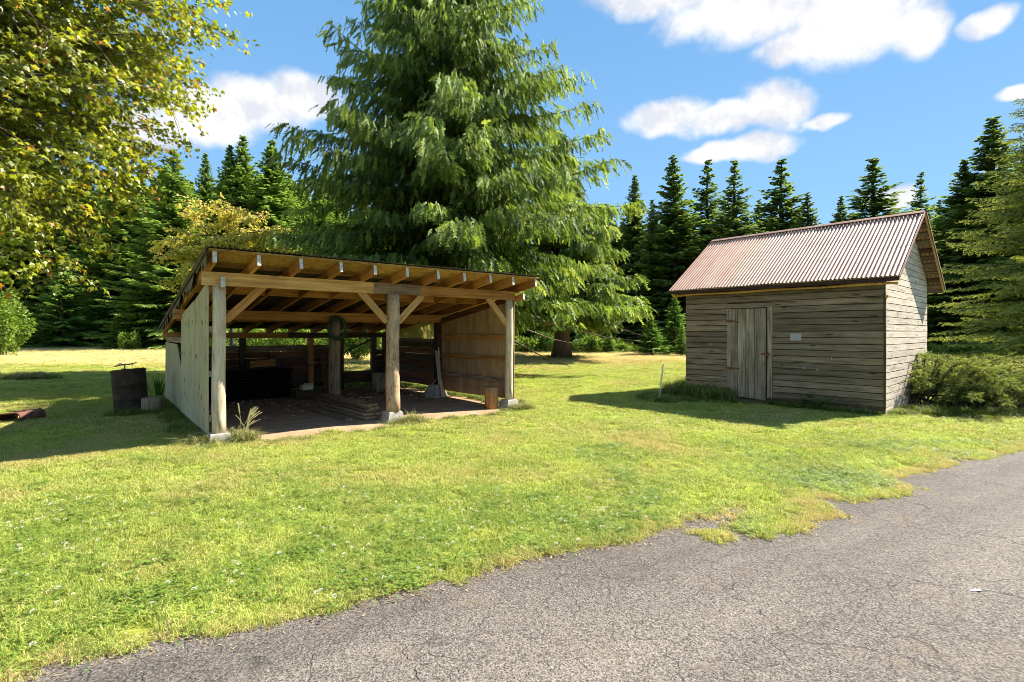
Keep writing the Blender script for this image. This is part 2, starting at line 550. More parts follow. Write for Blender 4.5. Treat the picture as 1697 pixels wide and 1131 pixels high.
M['spruce'] = leaf_mat('yellow green spruce needles', [(0, (0.055, 0.085, 0.018)), (0.5, (0.165, 0.215, 0.05)), (1, (0.36, 0.40, 0.12))], 0.35, 0.8, 0.3)
M['maple'] = leaf_mat('maple leaves', [(0, (0.05, 0.085, 0.008)), (0.45, (0.20, 0.245, 0.018)), (0.78, (0.42, 0.44, 0.03)), (0.93, (0.48, 0.27, 0.035)), (1, (0.36, 0.13, 0.03))], 0.56, 0.7, 0.30, gloss=0.03, rough=0.4)
M['vine_maple'] = leaf_mat('yellow vine maple leaves', [(0, (0.34, 0.38, 0.06)), (0.5, (0.66, 0.60, 0.14)), (0.8, (0.74, 0.56, 0.24)), (1, (0.66, 0.34, 0.20))], 0.5, 0.6, 0.2)
M['juniper'] = leaf_mat('juniper sprays', [(0, (0.035, 0.050, 0.016)), (0.5, (0.16, 0.20, 0.05)), (1, (0.44, 0.48, 0.13))], 0.35, 1.3, 0.35)
M['lime'] = leaf_mat('lime green leaves', [(0, (0.07, 0.14, 0.015)), (1, (0.22, 0.32, 0.05))], 0.4, 0.8, 0.25)
M['weed'] = leaf_mat('weed leaves', [(0, (0.03, 0.085, 0.012)), (1, (0.11, 0.20, 0.03))], 0.35, 1.5, 0.2)
M['tall'] = leaf_mat('tall grass', [(0, (0.05, 0.10, 0.012)), (0.6, (0.13, 0.20, 0.025)), (1, (0.30, 0.33, 0.08))], 0.4, 1.2, 0.25, inst=True,
                     straw=((0.34, 0.28, 0.12), (0.58, 0.50, 0.28)))
M['under'] = leaf_mat('undergrowth', [(0, (0.03, 0.07, 0.012)), (0.6, (0.11, 0.19, 0.03)), (1, (0.25, 0.33, 0.06))], 0.45, 0.5, 0.35)


def bark(name, a, b, sc=(7, 7, 1.0)):
    m, n = new_mat(name)
    tc = n.add('ShaderNodeTexCoord')
    p = n.vmath('MULTIPLY', tc.outputs['Object'], sc)
    g = n.noise(p, 1.5, 8, 0.65, 0.4)
    finish(n, n.ramp(g, [(0.33, a), (0.62, b)]), 0.9, g, 0.8, 0.05)
    return m


M['bark'] = bark('fir bark', (0.025, 0.018, 0.014), (0.095, 0.075, 0.058))
M['cedar_bark'] = bark('cedar bark', (0.035, 0.022, 0.014), (0.17, 0.115, 0.075), (6, 6, 0.5))
M['maple_bark'] = bark('maple bark', (0.05, 0.04, 0.03), (0.17, 0.14, 0.11), (5, 5, 2))

# asphalt: weathered, speckled, crazed
m, n = new_mat('cracked asphalt')
geo = n.add('ShaderNodeNewGeometry')
P = geo.outputs['Position']
big = n.noise(P, 0.55, 5, 0.6)
c = n.mix(n.mapr(big, 0.3, 0.7), (0.078, 0.069, 0.061), (0.126, 0.109, 0.094))
# worn wheel track that runs along the drive
rot = n.add('ShaderNodeVectorRotate', {'Vector': P, 'Angle': -0.52})
trk = n.noise(n.vmath('MULTIPLY', rot.outputs[0], (0.10, 0.75, 1)), 1.0, 4, 0.6)
c = n.mix(n.mapr(trk, 0.42, 0.62, 0, 0.8), c, (0.172, 0.150, 0.128))
s1 = n.noise(P, 95, 2, 0.5)
s2 = n.add('ShaderNodeTexVoronoi', {'Vector': P, 'Scale': 120.0})
c = n.mix(0.95, c, n.ramp(s1, [(0.32, 0.28), (0.5, 0.92), (0.68, 1.6)]), 'MULTIPLY')
chip = n.mapr(n.add('ShaderNodeSeparateColor', {0: s2.outputs['Color']}).outputs[0], 0.96, 0.99, 0, 0.5)
c = n.mix(chip, c, (0.34, 0.31, 0.26))
warp = n.vmath('MULTIPLY', n.vmath('SUBTRACT', n.add('ShaderNodeTexNoise', {'Vector': P, 'Scale': 4.0, 'Detail': 5}).outputs['Color'], (0.5, 0.5, 0.5)), (0.28, 0.28, 0))
Pw = n.vmath('ADD', P, warp)
vc = n.add('ShaderNodeTexVoronoi', {'Vector': Pw, 'Scale': 6.5}, feature='DISTANCE_TO_EDGE')
vd = n.add('ShaderNodeTexVoronoi', {'Vector': Pw, 'Scale': 2.6}, feature='DISTANCE_TO_EDGE')
where = n.mapr(n.noise(n.vmath('ADD', P, (9, 4, 0)), 0.8, 4, 0.6), 0.45, 0.64, 0.0, 1)
k1 = n.math('MULTIPLY', n.mapr(vc.outputs['Distance'], 0.008, 0.026, 1, 0), where)
k2 = n.math('MULTIPLY', n.mapr(vd.outputs['Distance'], 0.006, 0.014, 1, 0), n.mapr(n.noise(P, 1.7, 3, 0.5), 0.4, 0.6, 0, 1))
kk = n.math('MAXIMUM', k1, k2)
kk = n.math('MULTIPLY', kk, n.mapr(n.noise(P, 14, 3, 0.6), 0.35, 0.6, 0.25, 1))
c = n.mix(n.math('MULTIPLY', kk, 0.60), c, (0.03, 0.030, 0.026))
brown = n.mapr(n.noise(n.vmath('MULTIPLY', P, (1, 1, 0)), 2.2, 6, 0.7), 0.56, 0.72, 0, 0.5)
c = n.mix(brown, c, (0.17, 0.125, 0.085))
hgt = n.math('SUBTRACT', n.math('ADD', s1, n.math('MULTIPLY', s2.outputs['Distance'], 0.5)), n.math('MULTIPLY', kk, 1.5))
finish(n, c, 0.9, hgt, 0.7, 0.006, spec=0.25)
M['asphalt'] = m

# ground: earth under the grass, straw thatch, meadow
m, n = new_mat('lawn ground')
geo = n.add('ShaderNodeNewGeometry')
P = geo.outputs['Position']
dry = n.add('ShaderNodeAttribute', attribute_name='dry').outputs['Fac']
mead = n.add('ShaderNodeAttribute', attribute_name='meadow').outputs['Fac']
a1 = n.noise(P, 18, 6, 0.7)
a2 = n.noise(P, 60, 4, 0.7)
c = n.ramp(a1, [(0.3, (0.12, 0.16, 0.012)), (0.55, (0.23, 0.27, 0.03)), (0.75, (0.36, 0.35, 0.08))])
c = n.mix(0.6, c, n.ramp(a2, [(0.3, 0.5), (0.7, 1.4)]), 'MULTIPLY')
st = n.ramp(a1, [(0.3, (0.20, 0.14, 0.065)), (0.7, (0.38, 0.29, 0.14))])
c = n.mix(dry, c, st)
md = n.ramp(a1, [(0.3, (0.48, 0.41, 0.18)), (0.7, (0.68, 0.58, 0.30))])
c = n.mix(mead, c, md)
finish(n, c, 0.95, a2, 0.5, 0.02, spec=0.1)
M['ground'] = m

m, n = new_mat('packed dirt')
geo = n.add('ShaderNodeNewGeometry')
P = geo.outputs['Position']
a1 = n.noise(P, 3, 7, 0.7)
a2 = n.noise(P, 40, 4, 0.7)
c = n.ramp(a1, [(0.3, (0.26, 0.165, 0.10)), (0.7, (0.47, 0.32, 0.205))])
c = n.mix(0.7, c, n.ramp(a2, [(0.3, 0.6), (0.7, 1.3)]), 'MULTIPLY')
finish(n, c, 0.95, n.math('ADD', a1, n.math('MULTIPLY', a2, 0.4)), 0.6, 0.03, spec=0.1)
M['dirt'] = m


# ------------------------------------------------------------------ numpy noise for layout
_perm = np.random.default_rng(3).random((256, 256))


def vnoise(x, y):
    xi, yi = np.floor(x).astype(int), np.floor(y).astype(int)
    xf, yf = x - xi, y - yi
    u, v = xf * xf * (3 - 2 * xf), yf * yf * (3 - 2 * yf)
    g = lambda a, b: _perm[a % 256, b % 256]
    return (g(xi, yi) * (1 - u) + g(xi + 1, yi) * u) * (1 - v) + (g(xi, yi + 1) * (1 - u) + g(xi + 1, yi + 1) * u) * v


def fbm(x, y, s, o=4):
    x, y = np.asarray(x, float) * s + 50, np.asarray(y, float) * s + 50
    t, a, tot = 0, 1, 0
    for _ in range(o):
        t = t + a * vnoise(x, y)
        tot += a
        a *= 0.55
        x, y = x * 2.03 + 7, y * 2.03 + 3
    return t / tot


def gpos(px, py):
    """ground point seen at a photograph position (camera 1.6 m up, level)"""
    d = 1360 / (py - 552)
    return ((px - 848.5) / 850 * d, d)


# ------------------------------------------------------------------ layout frames
PS_O = Vector((-4.29, 7.51, 0)); PS_A = math.atan2(0.6258, 0.78)      # pole shelter: x along its front, y to the back
SH_O = Vector((7.18, 9.86, 0)); SH_A = math.atan2(0.668, 0.744)       # small shed: x along gable wall, y along door wall


def to_local(x, y, o, a):
    dx, dy = x - o.x, y - o.y
    return dx * math.cos(a) + dy * math.sin(a), -dx * math.sin(a) + dy * math.cos(a)


def to_world(lx, ly, o, a):
    return o.x + lx * math.cos(a) - ly * math.sin(a), o.y + lx * math.sin(a) + ly * math.cos(a)


# ------------------------------------------------------------------ road outline
edge_px = [(-260, 1260), (-80, 1165), (25, 1125), (60, 1112), (100, 1092), (190, 1082), (240, 1072), (290, 1057), (350, 1052), (425, 1032), (500, 1025), (565, 997),
           (630, 990), (700, 970), (745, 967), (795, 962), (807, 945), (850, 942), (900, 924), (980, 909), (1065, 894), (1100, 874), (1150, 868),
           (1185, 862), (1210, 845), (1240, 850), (1205, 868), (1225, 884), (1262, 894), (1299, 880), (1340, 868), (1382, 848), (1360, 836), (1318, 836),
           (1345, 824), (1380, 826), (1420, 833), (1460, 826), (1494, 814), (1476, 797), (1509, 785), (1540, 778), (1574, 770), (1610, 764), (1659, 751), (1697, 742), (1900, 712), (2300, 680)]
edge = np.array([gpos(*p) for p in edge_px])
pts = []
for i in range(len(edge) - 1):
    a, b = edge[i], edge[i + 1]
    k = max(1, int(np.hypot(*(b - a)) / 0.045))
    for j in range(k):
        p = a + (b - a) * j / k
        pts.append(p)
pts = np.array(pts)
jx = (fbm(pts[:, 0], pts[:, 1], 5.0) - 0.5) * 0.22
pts[:, 1] += jx
pts[:, 0] -= jx * 0.4
road_poly = np.vstack([pts, [(40, 12), (40, -20), (-40, -20), (-40, -6), (-8, 0.6)]])


def in_poly(x, y, poly):
    x, y = np.asarray(x), np.asarray(y)
    inside = np.zeros(x.shape, bool)
    px, py = poly[:, 0], poly[:, 1]
    j = len(poly) - 1
    for i in range(len(poly)):
        cond = (py[i] > y) != (py[j] > y)
        xx = (px[j] - px[i]) * (y - py[i]) / (py[j] - py[i] + 1e-12) + px[i]
        inside ^= cond & (x < xx)
        j = i
    return inside


def edge_dist(x, y):
    x, y = np.asarray(x), np.asarray(y)
    d = np.full(x.shape, 9.0)
    sel = y < 12
    sub = pts[::3]
    dd = np.min(np.hypot(x[sel][:, None] - sub[None, :, 0], y[sel][:, None] - sub[None, :, 1]), axis=1) if sel.any() else np.zeros(0)
    d[sel] = dd
    return d


def meadow_f(x, y):
    b = 25.0 + 5 * (fbm(x, y, 0.11) - 0.5) - np.clip(-x - 8, 0, 12) * 0.12 + np.clip(x - 3, 0, 6) * 0.5
    return np.clip((y - b) / 4.0, 0, 1)


def dry_f(x, y):
    d = 0.60 * np.clip((fbm(x, y, 0.55, 5) - 0.54) / 0.22, 0, 1)
    d = np.maximum(d, np.clip(1 - edge_dist(x, y) / 0.22, 0, 1) * np.clip(fbm(x, y, 3.0) * 2.2 - 0.5, 0.15, 1))
    far = np.clip((y - 17) / 14, 0, 1) * 0.45
    return np.clip(d + far, 0, 1)


# ------------------------------------------------------------------ ground sheet, road, dirt floor
def axis(lo, hi, fine_lo, fine_hi, st):
    a = list(np.arange(fine_lo, fine_hi + 1e-6, st))
    s, x = st, fine_hi
    while x < hi:
        s *= 1.25
        x += s
        a.append(min(x, hi))
    s, x = st, fine_lo
    while x > lo:
        s *= 1.25
        x -= s
        a.insert(0, max(x, lo))
    return np.array(a)


gx, gy = axis(-900, 900, -14, 14, 0.16), axis(-400, 1500, 1.0, 26, 0.16)
XX, YY = np.meshgrid(gx, gy)
nv = XX.size
me = bpy.data.meshes.new('ground')
co = np.zeros((nv, 3), np.float32)
co[:, 0], co[:, 1] = XX.ravel(), YY.ravel()
nx, ny = len(gx), len(gy)
ii = np.arange(nx * (ny - 1)).reshape(ny - 1, nx)[:, :-1].ravel()
quads = np.stack([ii, ii + 1, ii + nx + 1, ii + nx], 1).astype(np.int32)
me.vertices.add(nv)
me.vertices.foreach_set('co', co.ravel())
me.loops.add(quads.size)
me.loops.foreach_set('vertex_index', quads.ravel())
me.polygons.add(len(quads))
me.polygons.foreach_set('loop_start', np.arange(0, quads.size, 4, dtype=np.int32))
for nm, val in (('dry', dry_f(co[:, 0], co[:, 1])), ('meadow', meadow_f(co[:, 0], co[:, 1]))):
    at = me.attributes.new(nm, 'FLOAT', 'POINT')
    at.data.foreach_set('value', np.asarray(val, np.float32))
me.materials.append(M['ground'])
me.update(calc_edges=True)
tag(link('ground', me), 'mown yellow green lawn running back to the dry meadow', kind='structure')

import bmesh
bm = bmesh.new()
vs = [bm.verts.new((p[0], p[1], 0.006)) for p in road_poly]
f = bm.faces.new(vs)
if f.normal.z < 0:
    f.normal_flip()
bmesh.ops.triangulate(bm, faces=bm.faces[:])
bmesh.ops.recalc_face_normals(bm, faces=bm.faces[:])
me = bpy.data.meshes.new('asphalt_drive')
bm.to_mesh(me)
bm.free()
if me.polygons[0].normal.z < 0:
    me.flip_normals()
me.materials.append(M['asphalt'])
tag(link('asphalt_drive', me), 'cracked grey asphalt drive crossing the foreground', kind='structure')

loc_poly = []
for k in range(90):
    t = -0.25 + 5.95 * k / 89
    loc_poly.append((t, -0.40 + 0.75 * (float(fbm(t, 3.0, 2.6, 5)) - 0.5) + (0.25 if t < 0.5 else 0)))
loc_poly += [(5.7, 6.3), (-0.25, 6.3)]
dirt_poly = np.array([to_world(a, b, PS_O, PS_A) for a, b in loc_poly])
me = mesh('dirt_floor', [(p[0], p[1], 0.005) for p in dirt_poly], [tuple(range(len(dirt_poly)))], M['dirt'])
tag(link('dirt_floor', me), 'bare brown dirt floor under the open pole shelter', kind='structure')

# ------------------------------------------------------------------ small shed
sh = empty('storage_shed', SH_O, SH_A)
tag(sh, 'small weathered plank shed with pinkish corrugated gable roof and plank door', 'shed')
LX, LY, HW = 3.86, 4.16, 2.58
nb, bh = 19, 2.56 / 19
jm = 0.002
for i in range(nb):
    z = 0.02 + bh * (i + 0.5)
    g = random.uniform(-0.008, 0.004)
    # door wall, faces -x
    if z > 0.13:
        if 0.05 < z < 2.26:
            board('siding_board', (0.0 + g, 0.028, z), (0.0 + g, 2.07, z), 0.022, bh - 0.017, M['grey_wood'], sh, jit=jm + 0.0025)
            board('siding_board', (0.0 + g, 3.10, z), (0.0 + g, LY - 0.01, z), 0.022, bh - 0.017, M['grey_wood'], sh, jit=jm + 0.0025, segs=3)
        else:
            board('siding_board', (0.0 + g, 0.028, z), (0.0 + g, LY - 0.01, z), 0.022, bh - 0.015, M['grey_wood'], sh, jit=jm)
    g = random.uniform(-0.003, 0.003)
    board('siding_board', (0.0, 0.0 + g, z), (LX, 0.0 + g, z), 0.022, bh - 0.014, M['pale_wood'], sh, jit=jm + 0.0015)
    board('siding_board', (0.0, LY + g, z), (LX, LY + g, z), 0.022, bh - 0.006, M['grey_wood'], sh, jit=jm, segs=2)
    board('siding_board', (LX - 0.012, 0.03, z), (LX - 0.012, LY - 0.02, z), 0.022, bh - 0.006, M['grey_wood'], sh, jit=jm, segs=2)
slope = (4.19 - 2.68) / 2.23
ztop = lambda x: 2.68 - 0.045 + slope * (min(x, LX - x) + 0.30)
for i in range(11):                                    # gable boards, cut to the roof line
    z0 = 0.02 + bh * (nb + i) + 0.004
    z1 = z0 + bh - 0.013
    xa = max(0.0, (z0 - 2.68 + 0.05) / slope - 0.30)
    xb = max(0.0, (z1 - 2.68 + 0.05) / slope - 0.30)
    if xb >= LX / 2 - 0.02:
        xb = LX / 2 - 0.02
    if xa >= LX / 2 - 0.05:
        break
    for y, mm in ((random.uniform(-.003, .003), 'pale_wood'), (LY, 'grey_wood')):
        slab('siding_board', [(xa, z0), (LX - xa, z0), (LX - xb, z1), (xb, z1)], (0, y, 0), (1, 0, 0), (0, 0, 1), 0.022, M[mm], sh)
# dark backing sheets added inside as shade for the gaps; corner posts, sill
for (x, y) in ((0.05, 0.05), (0.05, LY - 0.06), (LX - 0.07, 0.05), (LX - 0.07, LY - 0.06)):
    board('corner_post', (x + 0.03, y + 0.03, 0.0), (x + 0.03, y + 0.03, HW), 0.09, 0.09, M['dark_board'], sh, up=(1, 0, 0))
board('corner_trim', (-0.0145, 0.006, 0.13), (-0.0145, 0.006, 2.36), 0.02, 0.035, M['dark_board'], sh, up=(0, 1, 0), jit=0.002)
board('floor_sill', (0.06, 0.03, 0.10), (0.06, LY - 0.03, 0.10), 0.09, 0.14, M['dark_board'], sh)
slab('shade_backing', [(0.03, 0.03), (LX - 0.04, 0.03), (LX - 0.04, LY - 0.03), (0.03, LY - 0.03)], (0, 0, 0.16), (1, 0, 0), (0, 1, 0), 0.03, M['dark_board'], sh)
slab('shade_backing', [(0.06, 0.06), (LY - 0.06, 0.06), (LY - 0.06, HW), (0.06, HW)], (0.03, 0, 0), (0, 1, 0), (0, 0, 1), 0.012, M['dark_board'], sh)
slab('shade_backing', [(0.06, 0.06), (LX - 0.06, 0.06), (LX - 0.06, HW), (LX / 2, 3.9), (0.06, HW)], (0, 0.03, 0), (1, 0, 0), (0, 0, 1), 0.012, M['dark_board'], sh)
# door frame and door
board('door_jamb', (-0.012, 2.125, 0.14), (-0.012, 2.125, 2.17), 0.024, 0.105, M['door_wood'], sh, up=(0, 1, 0), jit=0.003)
board('door_jamb', (-0.012, 3.06, 0.30), (-0.012, 3.06, 2.17), 0.024, 0.075, M['door_wood'], sh, up=(0, 1, 0), jit=0.003)
board('door_header', (-0.013, 2.06, 2.225), (-0.013, 3.13, 2.225), 0.026, 0.10, M['grey_wood'], sh, jit=0.003)
door = empty('door', (0, 0, 0))
door.parent = sh
tag(door, 'plank door with rusty strap hinges')
dy = 2.20
for wd in (0.245, 0.20, 0.19, 0.178):
    y0 = dy + 0.004
    lo = 0.13 - 0.035 * (3.0 - dy) / 0.8
    board('door_plank', (-0.030 + random.uniform(-.002, .002), y0 + wd / 2, lo), (-0.030, y0 + wd / 2 + 0.003, 2.15), 0.024, wd - 0.008, M['door_wood'], door, up=(0, 1, 0), jit=0.003)
    dy += wd
for z, dn in ((1.88, -0.03), (0.77, 0.0)):
    # strap hinge: tapering leaf on the door and a short leaf on the jamb
    slab('hinge', [(3.115, z - 0.02), (3.115, z + 0.02), (3.045, z + 0.028), (2.985, z + 0.026), (2.80, z + 0.010 + dn), (2.785, z + dn), (2.80, z - 0.010 + dn), (2.985, z - 0.026), (3.045, z - 0.028)],
         (-0.048, 0, 0), (0, 1, 0), (0, 0, 1), 0.008, M['rust'], sh)
    t = Tubes()
    t.add([(-0.052, 3.015, z - 0.03), (-0.052, 3.015, z + 0.03)], [0.008, 0.008], 6)
    t.build('hinge_pin', M['rust'], sh)
slab('hasp', [(2.12, 1.11), (2.12, 1.15), (2.22, 1.155), (2.30, 1.148), (2.30, 1.112), (2.22, 1.105)], (-0.048, 0, 0), (0, 1, 0), (0, 0, 1), 0.007, M['rust'], sh)
t = Tubes()
t.add([(-0.05, 2.16, 1.16), (-0.085, 2.16, 1.13), (-0.07, 2.16, 1.07), (-0.05, 2.16, 1.05)], [0.009] * 4, 6)
t.build('padlock_hook', M['rust'], sh)
board('door_step', (-0.10, 2.2, 0.05), (-0.10, 3.0, 0.05), 0.16, 0.05, M['dark_board'], sh, jit=0.004)
# plate with rounded corners screwed to the wall
op = []
for cx_, cz_, a0 in ((0.095, 0.06, 0), (-0.095, 0.06, 90), (-0.095, -0.06, 180), (0.095, -0.06, 270)):
    for k in range(4):
        a = R(a0 + 30 * k)
        op.append((1.59 + cx_ + 0.016 * math.cos(a), 1.51 + cz_ + 0.016 * math.sin(a)))
slab('wall_plate', op, (-0.018, 0, 0), (0, 1, 0), (0, 0, 1), 0.010, M['plate'], sh)
for k in range(4):
    slab('patch_tin', [(0, 0), (0.02, 0), (0.02, 0.05), (0, 0.05)], (-0.016, (1.42, 1.17, 0.9, 3.5)[k], (0.83, 0.80, 1.05, 1.3)[k]), (0, 1, 0), (0, 0, 1), 0.004, M['plate'], sh)
# roof: purlins, corrugated sheets, ridge cap, fascia, rake boards
th = math.atan(slope)
for sx in (1, -1):
    ex = -0.30 if sx > 0 else LX + 0.30
    sl = 2.23 / math.cos(th)
    for k in range(10):
        s = 0.10 + (sl - 0.22) * k / 9
        x = ex + sx * s * math.cos(th)
        z = 2.68 + s * math.sin(th) - 0.035
        board('roof_batten', (x, -0.26, z), (x, LY + 0.26, z), 0.14 if k % 3 else 0.19, 0.022, M['dark_board'] if k % 4 == 1 else M['grey_wood'], sh, up=(-sx * math.sin(th), 0, math.cos(th)), jit=0.004)
    wdt = 0.684
    for k in range(7):
        y0 = -0.30 + 0.680 * k
        sy = 1
        # local X along shed y, local Y up the slope
        X = Vector((0, 1, 0))
        Y = Vector((sx * math.cos(th), 0, math.sin(th)))
        Z = X.cross(Y)
        if Z.z < 0:
            Z = -Z
            X = -X
            y0 = y0 + wdt
        m4 = Matrix((X, Y, Z)).transposed().to_4x4()
        m4.translation = Vector((ex, y0, 2.68 - 0.012)) + Z * (0.004 * (k % 2) + random.uniform(0, 0.003)) - Y * random.uniform(0, 0.012)
        corrugated('roof_sheet', wdt, sl, M['roof_pink'], sh, m4)
    for yy in (0.10, LY / 2, LY - 0.1):
        board('rafter', (ex + sx * 0.05, yy, 2.68 - 0.06), (LX / 2, yy, 4.19 - 0.10), 0.045, 0.09, M['grey_wood'], sh)
board('ridge_cap', (LX / 2 - 0.045, -0.28, 4.188), (LX / 2 - 0.045, LY + 0.28, 4.188), 0.10, 0.006, M['roof_pink'], sh, up=(-math.sin(th), 0, math.cos(th)))
board('ridge_cap', (LX / 2 + 0.045, -0.28, 4.188), (LX / 2 + 0.045, LY + 0.28, 4.188), 0.10, 0.006, M['roof_pink'], sh, up=(math.sin(th), 0, math.cos(th)))
board('fascia_board', (-0.262, -0.27, 2.612), (-0.262, LY + 0.27, 2.612), 0.024, 0.085, M['fascia'], sh)
board('soffit_board', (-0.13, -0.10, 2.60), (-0.13, LY + 0.2, 2.60), 0.20, 0.02, M['dark_board'], sh)
t = Tubes()
t.add([(-0.10 - 0.01 * math.sin(k * 1.3), -0.22 + 4.7 * k / 8, 2.545 + 0.008 * math.sin(k * 2.1)) for k in range(9)], [0.028 + 0.006 * math.sin(k * 1.7) for k in range(9)], 7)
t.build('eave_pole', M['fir_pale'], sh)
board('eave_block', (-0.06, -0.03, 2.30), (0.06, -0.03, 2.30), 0.05, 0.045, M['fir_pale'], sh)
board('fascia_board', (LX + 0.27, -0.27, 2.612), (LX + 0.27, LY + 0.27, 2.612), 0.024, 0.085, M['grey_wood'], sh)
for yy in (-0.285, LY + 0.285):
    board('rake_board', (LX + 0.30, yy, 2.61), (LX / 2 + 0.01, yy, 4.13), 0.022, 0.10, M['fir_pale'], sh, jit=0.004)
    board('rake_board', (LX + 0.31, yy - 0.024 * (1 if yy < 0 else -1), 2.645), (LX / 2 + 0.02, yy - 0.024 * (1 if yy < 0 else -1), 4.165), 0.02, 0.045, M['grey_wood'], sh, jit=0.003)
    board('rake_flashing', (-0.29, yy, 2.655), (LX / 2 - 0.01, yy, 4.16), 0.012, 0.055, M['roof_pink'], sh, jit=0.006, segs=7)

# ------------------------------------------------------------------ pole shelter
ps = empty('pole_shelter', PS_O, PS_A)
tag(ps, 'open fronted wooden pole shelter with sloping corrugated roof and log posts', 'shelter')
SL = 0.142
rb = lambda s: 2.47 - SL * s              # underside of the rafters
TW, DM, DB = 5.42, 2.95, 6.1


def post(x, y, z0, z1, r0, r1, mat, name='post', seg=14, wob=0.02):
    t = Tubes()
    n = 9
    ph = random.uniform(0, 6)
    t.add([(x + 0.006 * math.sin(ph + k * 0.7), y + 0.006 * math.cos(ph + k * 0.8), z0 + (z1 - z0) * k / n) for k in range(n + 1)],
          [r0 + (r1 - r0) * k / n for k in range(n + 1)], seg, wob)
    return t.build(name, mat, ps)


def pier(x, y, w0, w1, h, name='concrete_pier', parent=ps, rz=0.0, z=0.0):
    v = []
    for zz, ww in ((-0.05, w0), (h * 0.92, w1), (h, w1 - 0.03)):
        for sx_, sy_ in ((-1, -1), (1, -1), (1, 1), (-1, 1)):
            v.append((sx_ * ww / 2, sy_ * ww / 2, zz))
    f = [(3, 2, 1, 0), (8, 9, 10, 11)]
    for a in (0, 4):
        for k in range(4):
            k2 = (k + 1) % 4
            f.append((a + k, a + k2, a + 4 + k2, a + 4 + k))
    m4 = Matrix.Translation((x, y, z)) @ Matrix.Rotation(rz, 4, 'Z')
    return obj(name, v, f, M['concrete'], parent, m4)


post(0.0, 0.0, 0.12, 2.30, 0.093, 0.086, M['peeled'])
post(2.75, 0.0, 0.18, 2.29, 0.128, 0.115, M['barklog'], wob=0.04)
post(TW, 0.0, 0.16, 2.29, 0.088, 0.082, M['peeled'])
post(2.75, DM, 0.02, 1.87, 0.135, 0.125, M['oldlog'])
pier(0, 0, 0.31, 0.26, 0.14)
pier(2.75, 0, 0.36, 0.25, 0.20)
pier(TW, 0, 0.36, 0.25, 0.19)
for (x, y, z1) in ((0.0, DM, 1.86), (TW, DM, 1.86), (0, DB, 1.46), (TW, DB, 1.46), (3.2, DB, 1.46), (4.05, DB, 1.46), (5.05, DB, 1.46), (1.5, DB, 1.46)):
    board('post', (x, y, 0.0), (x, y, z1), 0.14, 0.14, M['fir'] if x in (3.2,) else M['dark_board'], ps, up=(0, 1, 0))
pier(TW, DM, 0.40, 0.28, 0.18)
# front beam in three lengths, mid and back beams
board('front_beam', (-0.22, -0.02, 2.385), (2.36, -0.02, 2.385), 0.09, 0.19, M['fir_pale'], ps, jit=0.003)
board('front_beam', (2.362, -0.025, 2.385), (3.28, -0.025, 2.385), 0.10, 0.185, M['lumber'], ps, jit=0.003)
board('front_beam', (3.282, -0.02, 2.385), (5.53, -0.02, 2.385), 0.09, 0.18, M['fir'], ps, jit=0.003)
board('mid_beam', (-0.28, DM, 1.955), (TW + 0.1, DM, 1.955), 0.09, 0.19, M['fir'], ps, jit=0.003)
board('back_beam', (-0.20, DB, 1.535), (2.6, DB, 1.535), 0.09, 0.15, M['fir'], ps, jit=0.003)
board('back_beam', (2.602, DB, 1.535), (TW + 0.1, DB, 1.535), 0.09, 0.15, M['dark_board'], ps, jit=0.003)
board('side_beam', (0.02, -0.19, 2.33), (0.02, DM, 1.97), 0.06, 0.15, M['fir'], ps, end_mat=M['white_end'])
board('side_beam', (TW + 0.16, -0.30, 2.36), (TW + 0.16, DM, 1.92), 0.05, 0.12, M['fir'], ps, end_mat=M['white_end'])
# rafters, blocking, sheathing, metal
rx = [-0.16 + 0.580 * k for k in range(11)]
for x in rx:
    x += random.uniform(-.02, .02)
    board('rafter', (x, -0.60, rb(-0.60) + 0.08), (x, 6.45, rb(6.45) + 0.08), 0.05, 0.16, M['fir'], ps, end_mat=M['white_end'], segs=5, jit=0.002)
for s in (1.48, 4.45):
    for k in range(10):
        board('blocking', (rx[k] + 0.03, s, rb(s) + 0.08), (rx[k + 1] - 0.03, s, rb(s) + 0.08), 0.045, 0.135, M['fir'], ps, segs=1)
nrm = Vector((0, SL, 1)).normalized()
for i in range(5):
    for j, (s0, s1) in enumerate(((-0.64, 0.30), (0.304, 2.45), (2.454, 4.45), (4.454, 6.50))):
        xa, xb = -0.22 + 1.188 * i, -0.22 + 1.188 * (i + 1) - 0.004
        slab('sheathing_panel', [(0, 0), (xb - xa, 0), (xb - xa, s1 - s0), (0, s1 - s0)], (xa, s0, rb(s0) + 0.170), (1, 0, 0), (0, 1, -SL), 0.014, M['sheath'] if j == 0 else M['sheath_black'], ps)  # front row plywood brown, rows behind it near black
for k in range(9):
    xa = -0.26 + 0.684 * k
    Y = Vector((0, 1, -SL)).normalized()
    X = Vector((1, 0, 0))
    Z = X.cross(Y)
    m4 = Matrix((X, Y, Z)).transposed().to_4x4()
    m4.translation = Vector((xa, -0.67 + random.uniform(-0.015, 0.015), rb(-0.67) + 0.198 + 0.004 * (k % 2)))
    corrugated('roof_sheet', min(0.688, TW + 0.25 - xa), 7.25, M['roof_dark'], ps, m4)
# left rake: edge board and torn tar paper
board('rake_board', (-0.255, -0.62, rb(-0.62) + 0.15), (-0.255, 6.5, rb(6.5) + 0.15), 0.02, 0.07, M['dark_board'], ps, jit=0.004, segs=8)
ol, lo = [], []
s = -0.5
while s < 6.3:
    lo.append((s, random.uniform(-0.13, -0.02) if random.random() < 0.7 else -0.20))
    s += random.uniform(0.06, 0.22)
ol = [(s, 0) for s in np.linspace(-0.55, 6.4, 12)] + [(6.4, -0.02)] + list(reversed(lo))
slab('tar_paper', ol, (-0.237, 0, rb(0) + 0.165), (0, 1, -SL), (0, SL, 1), 0.004, M['tar'], ps)
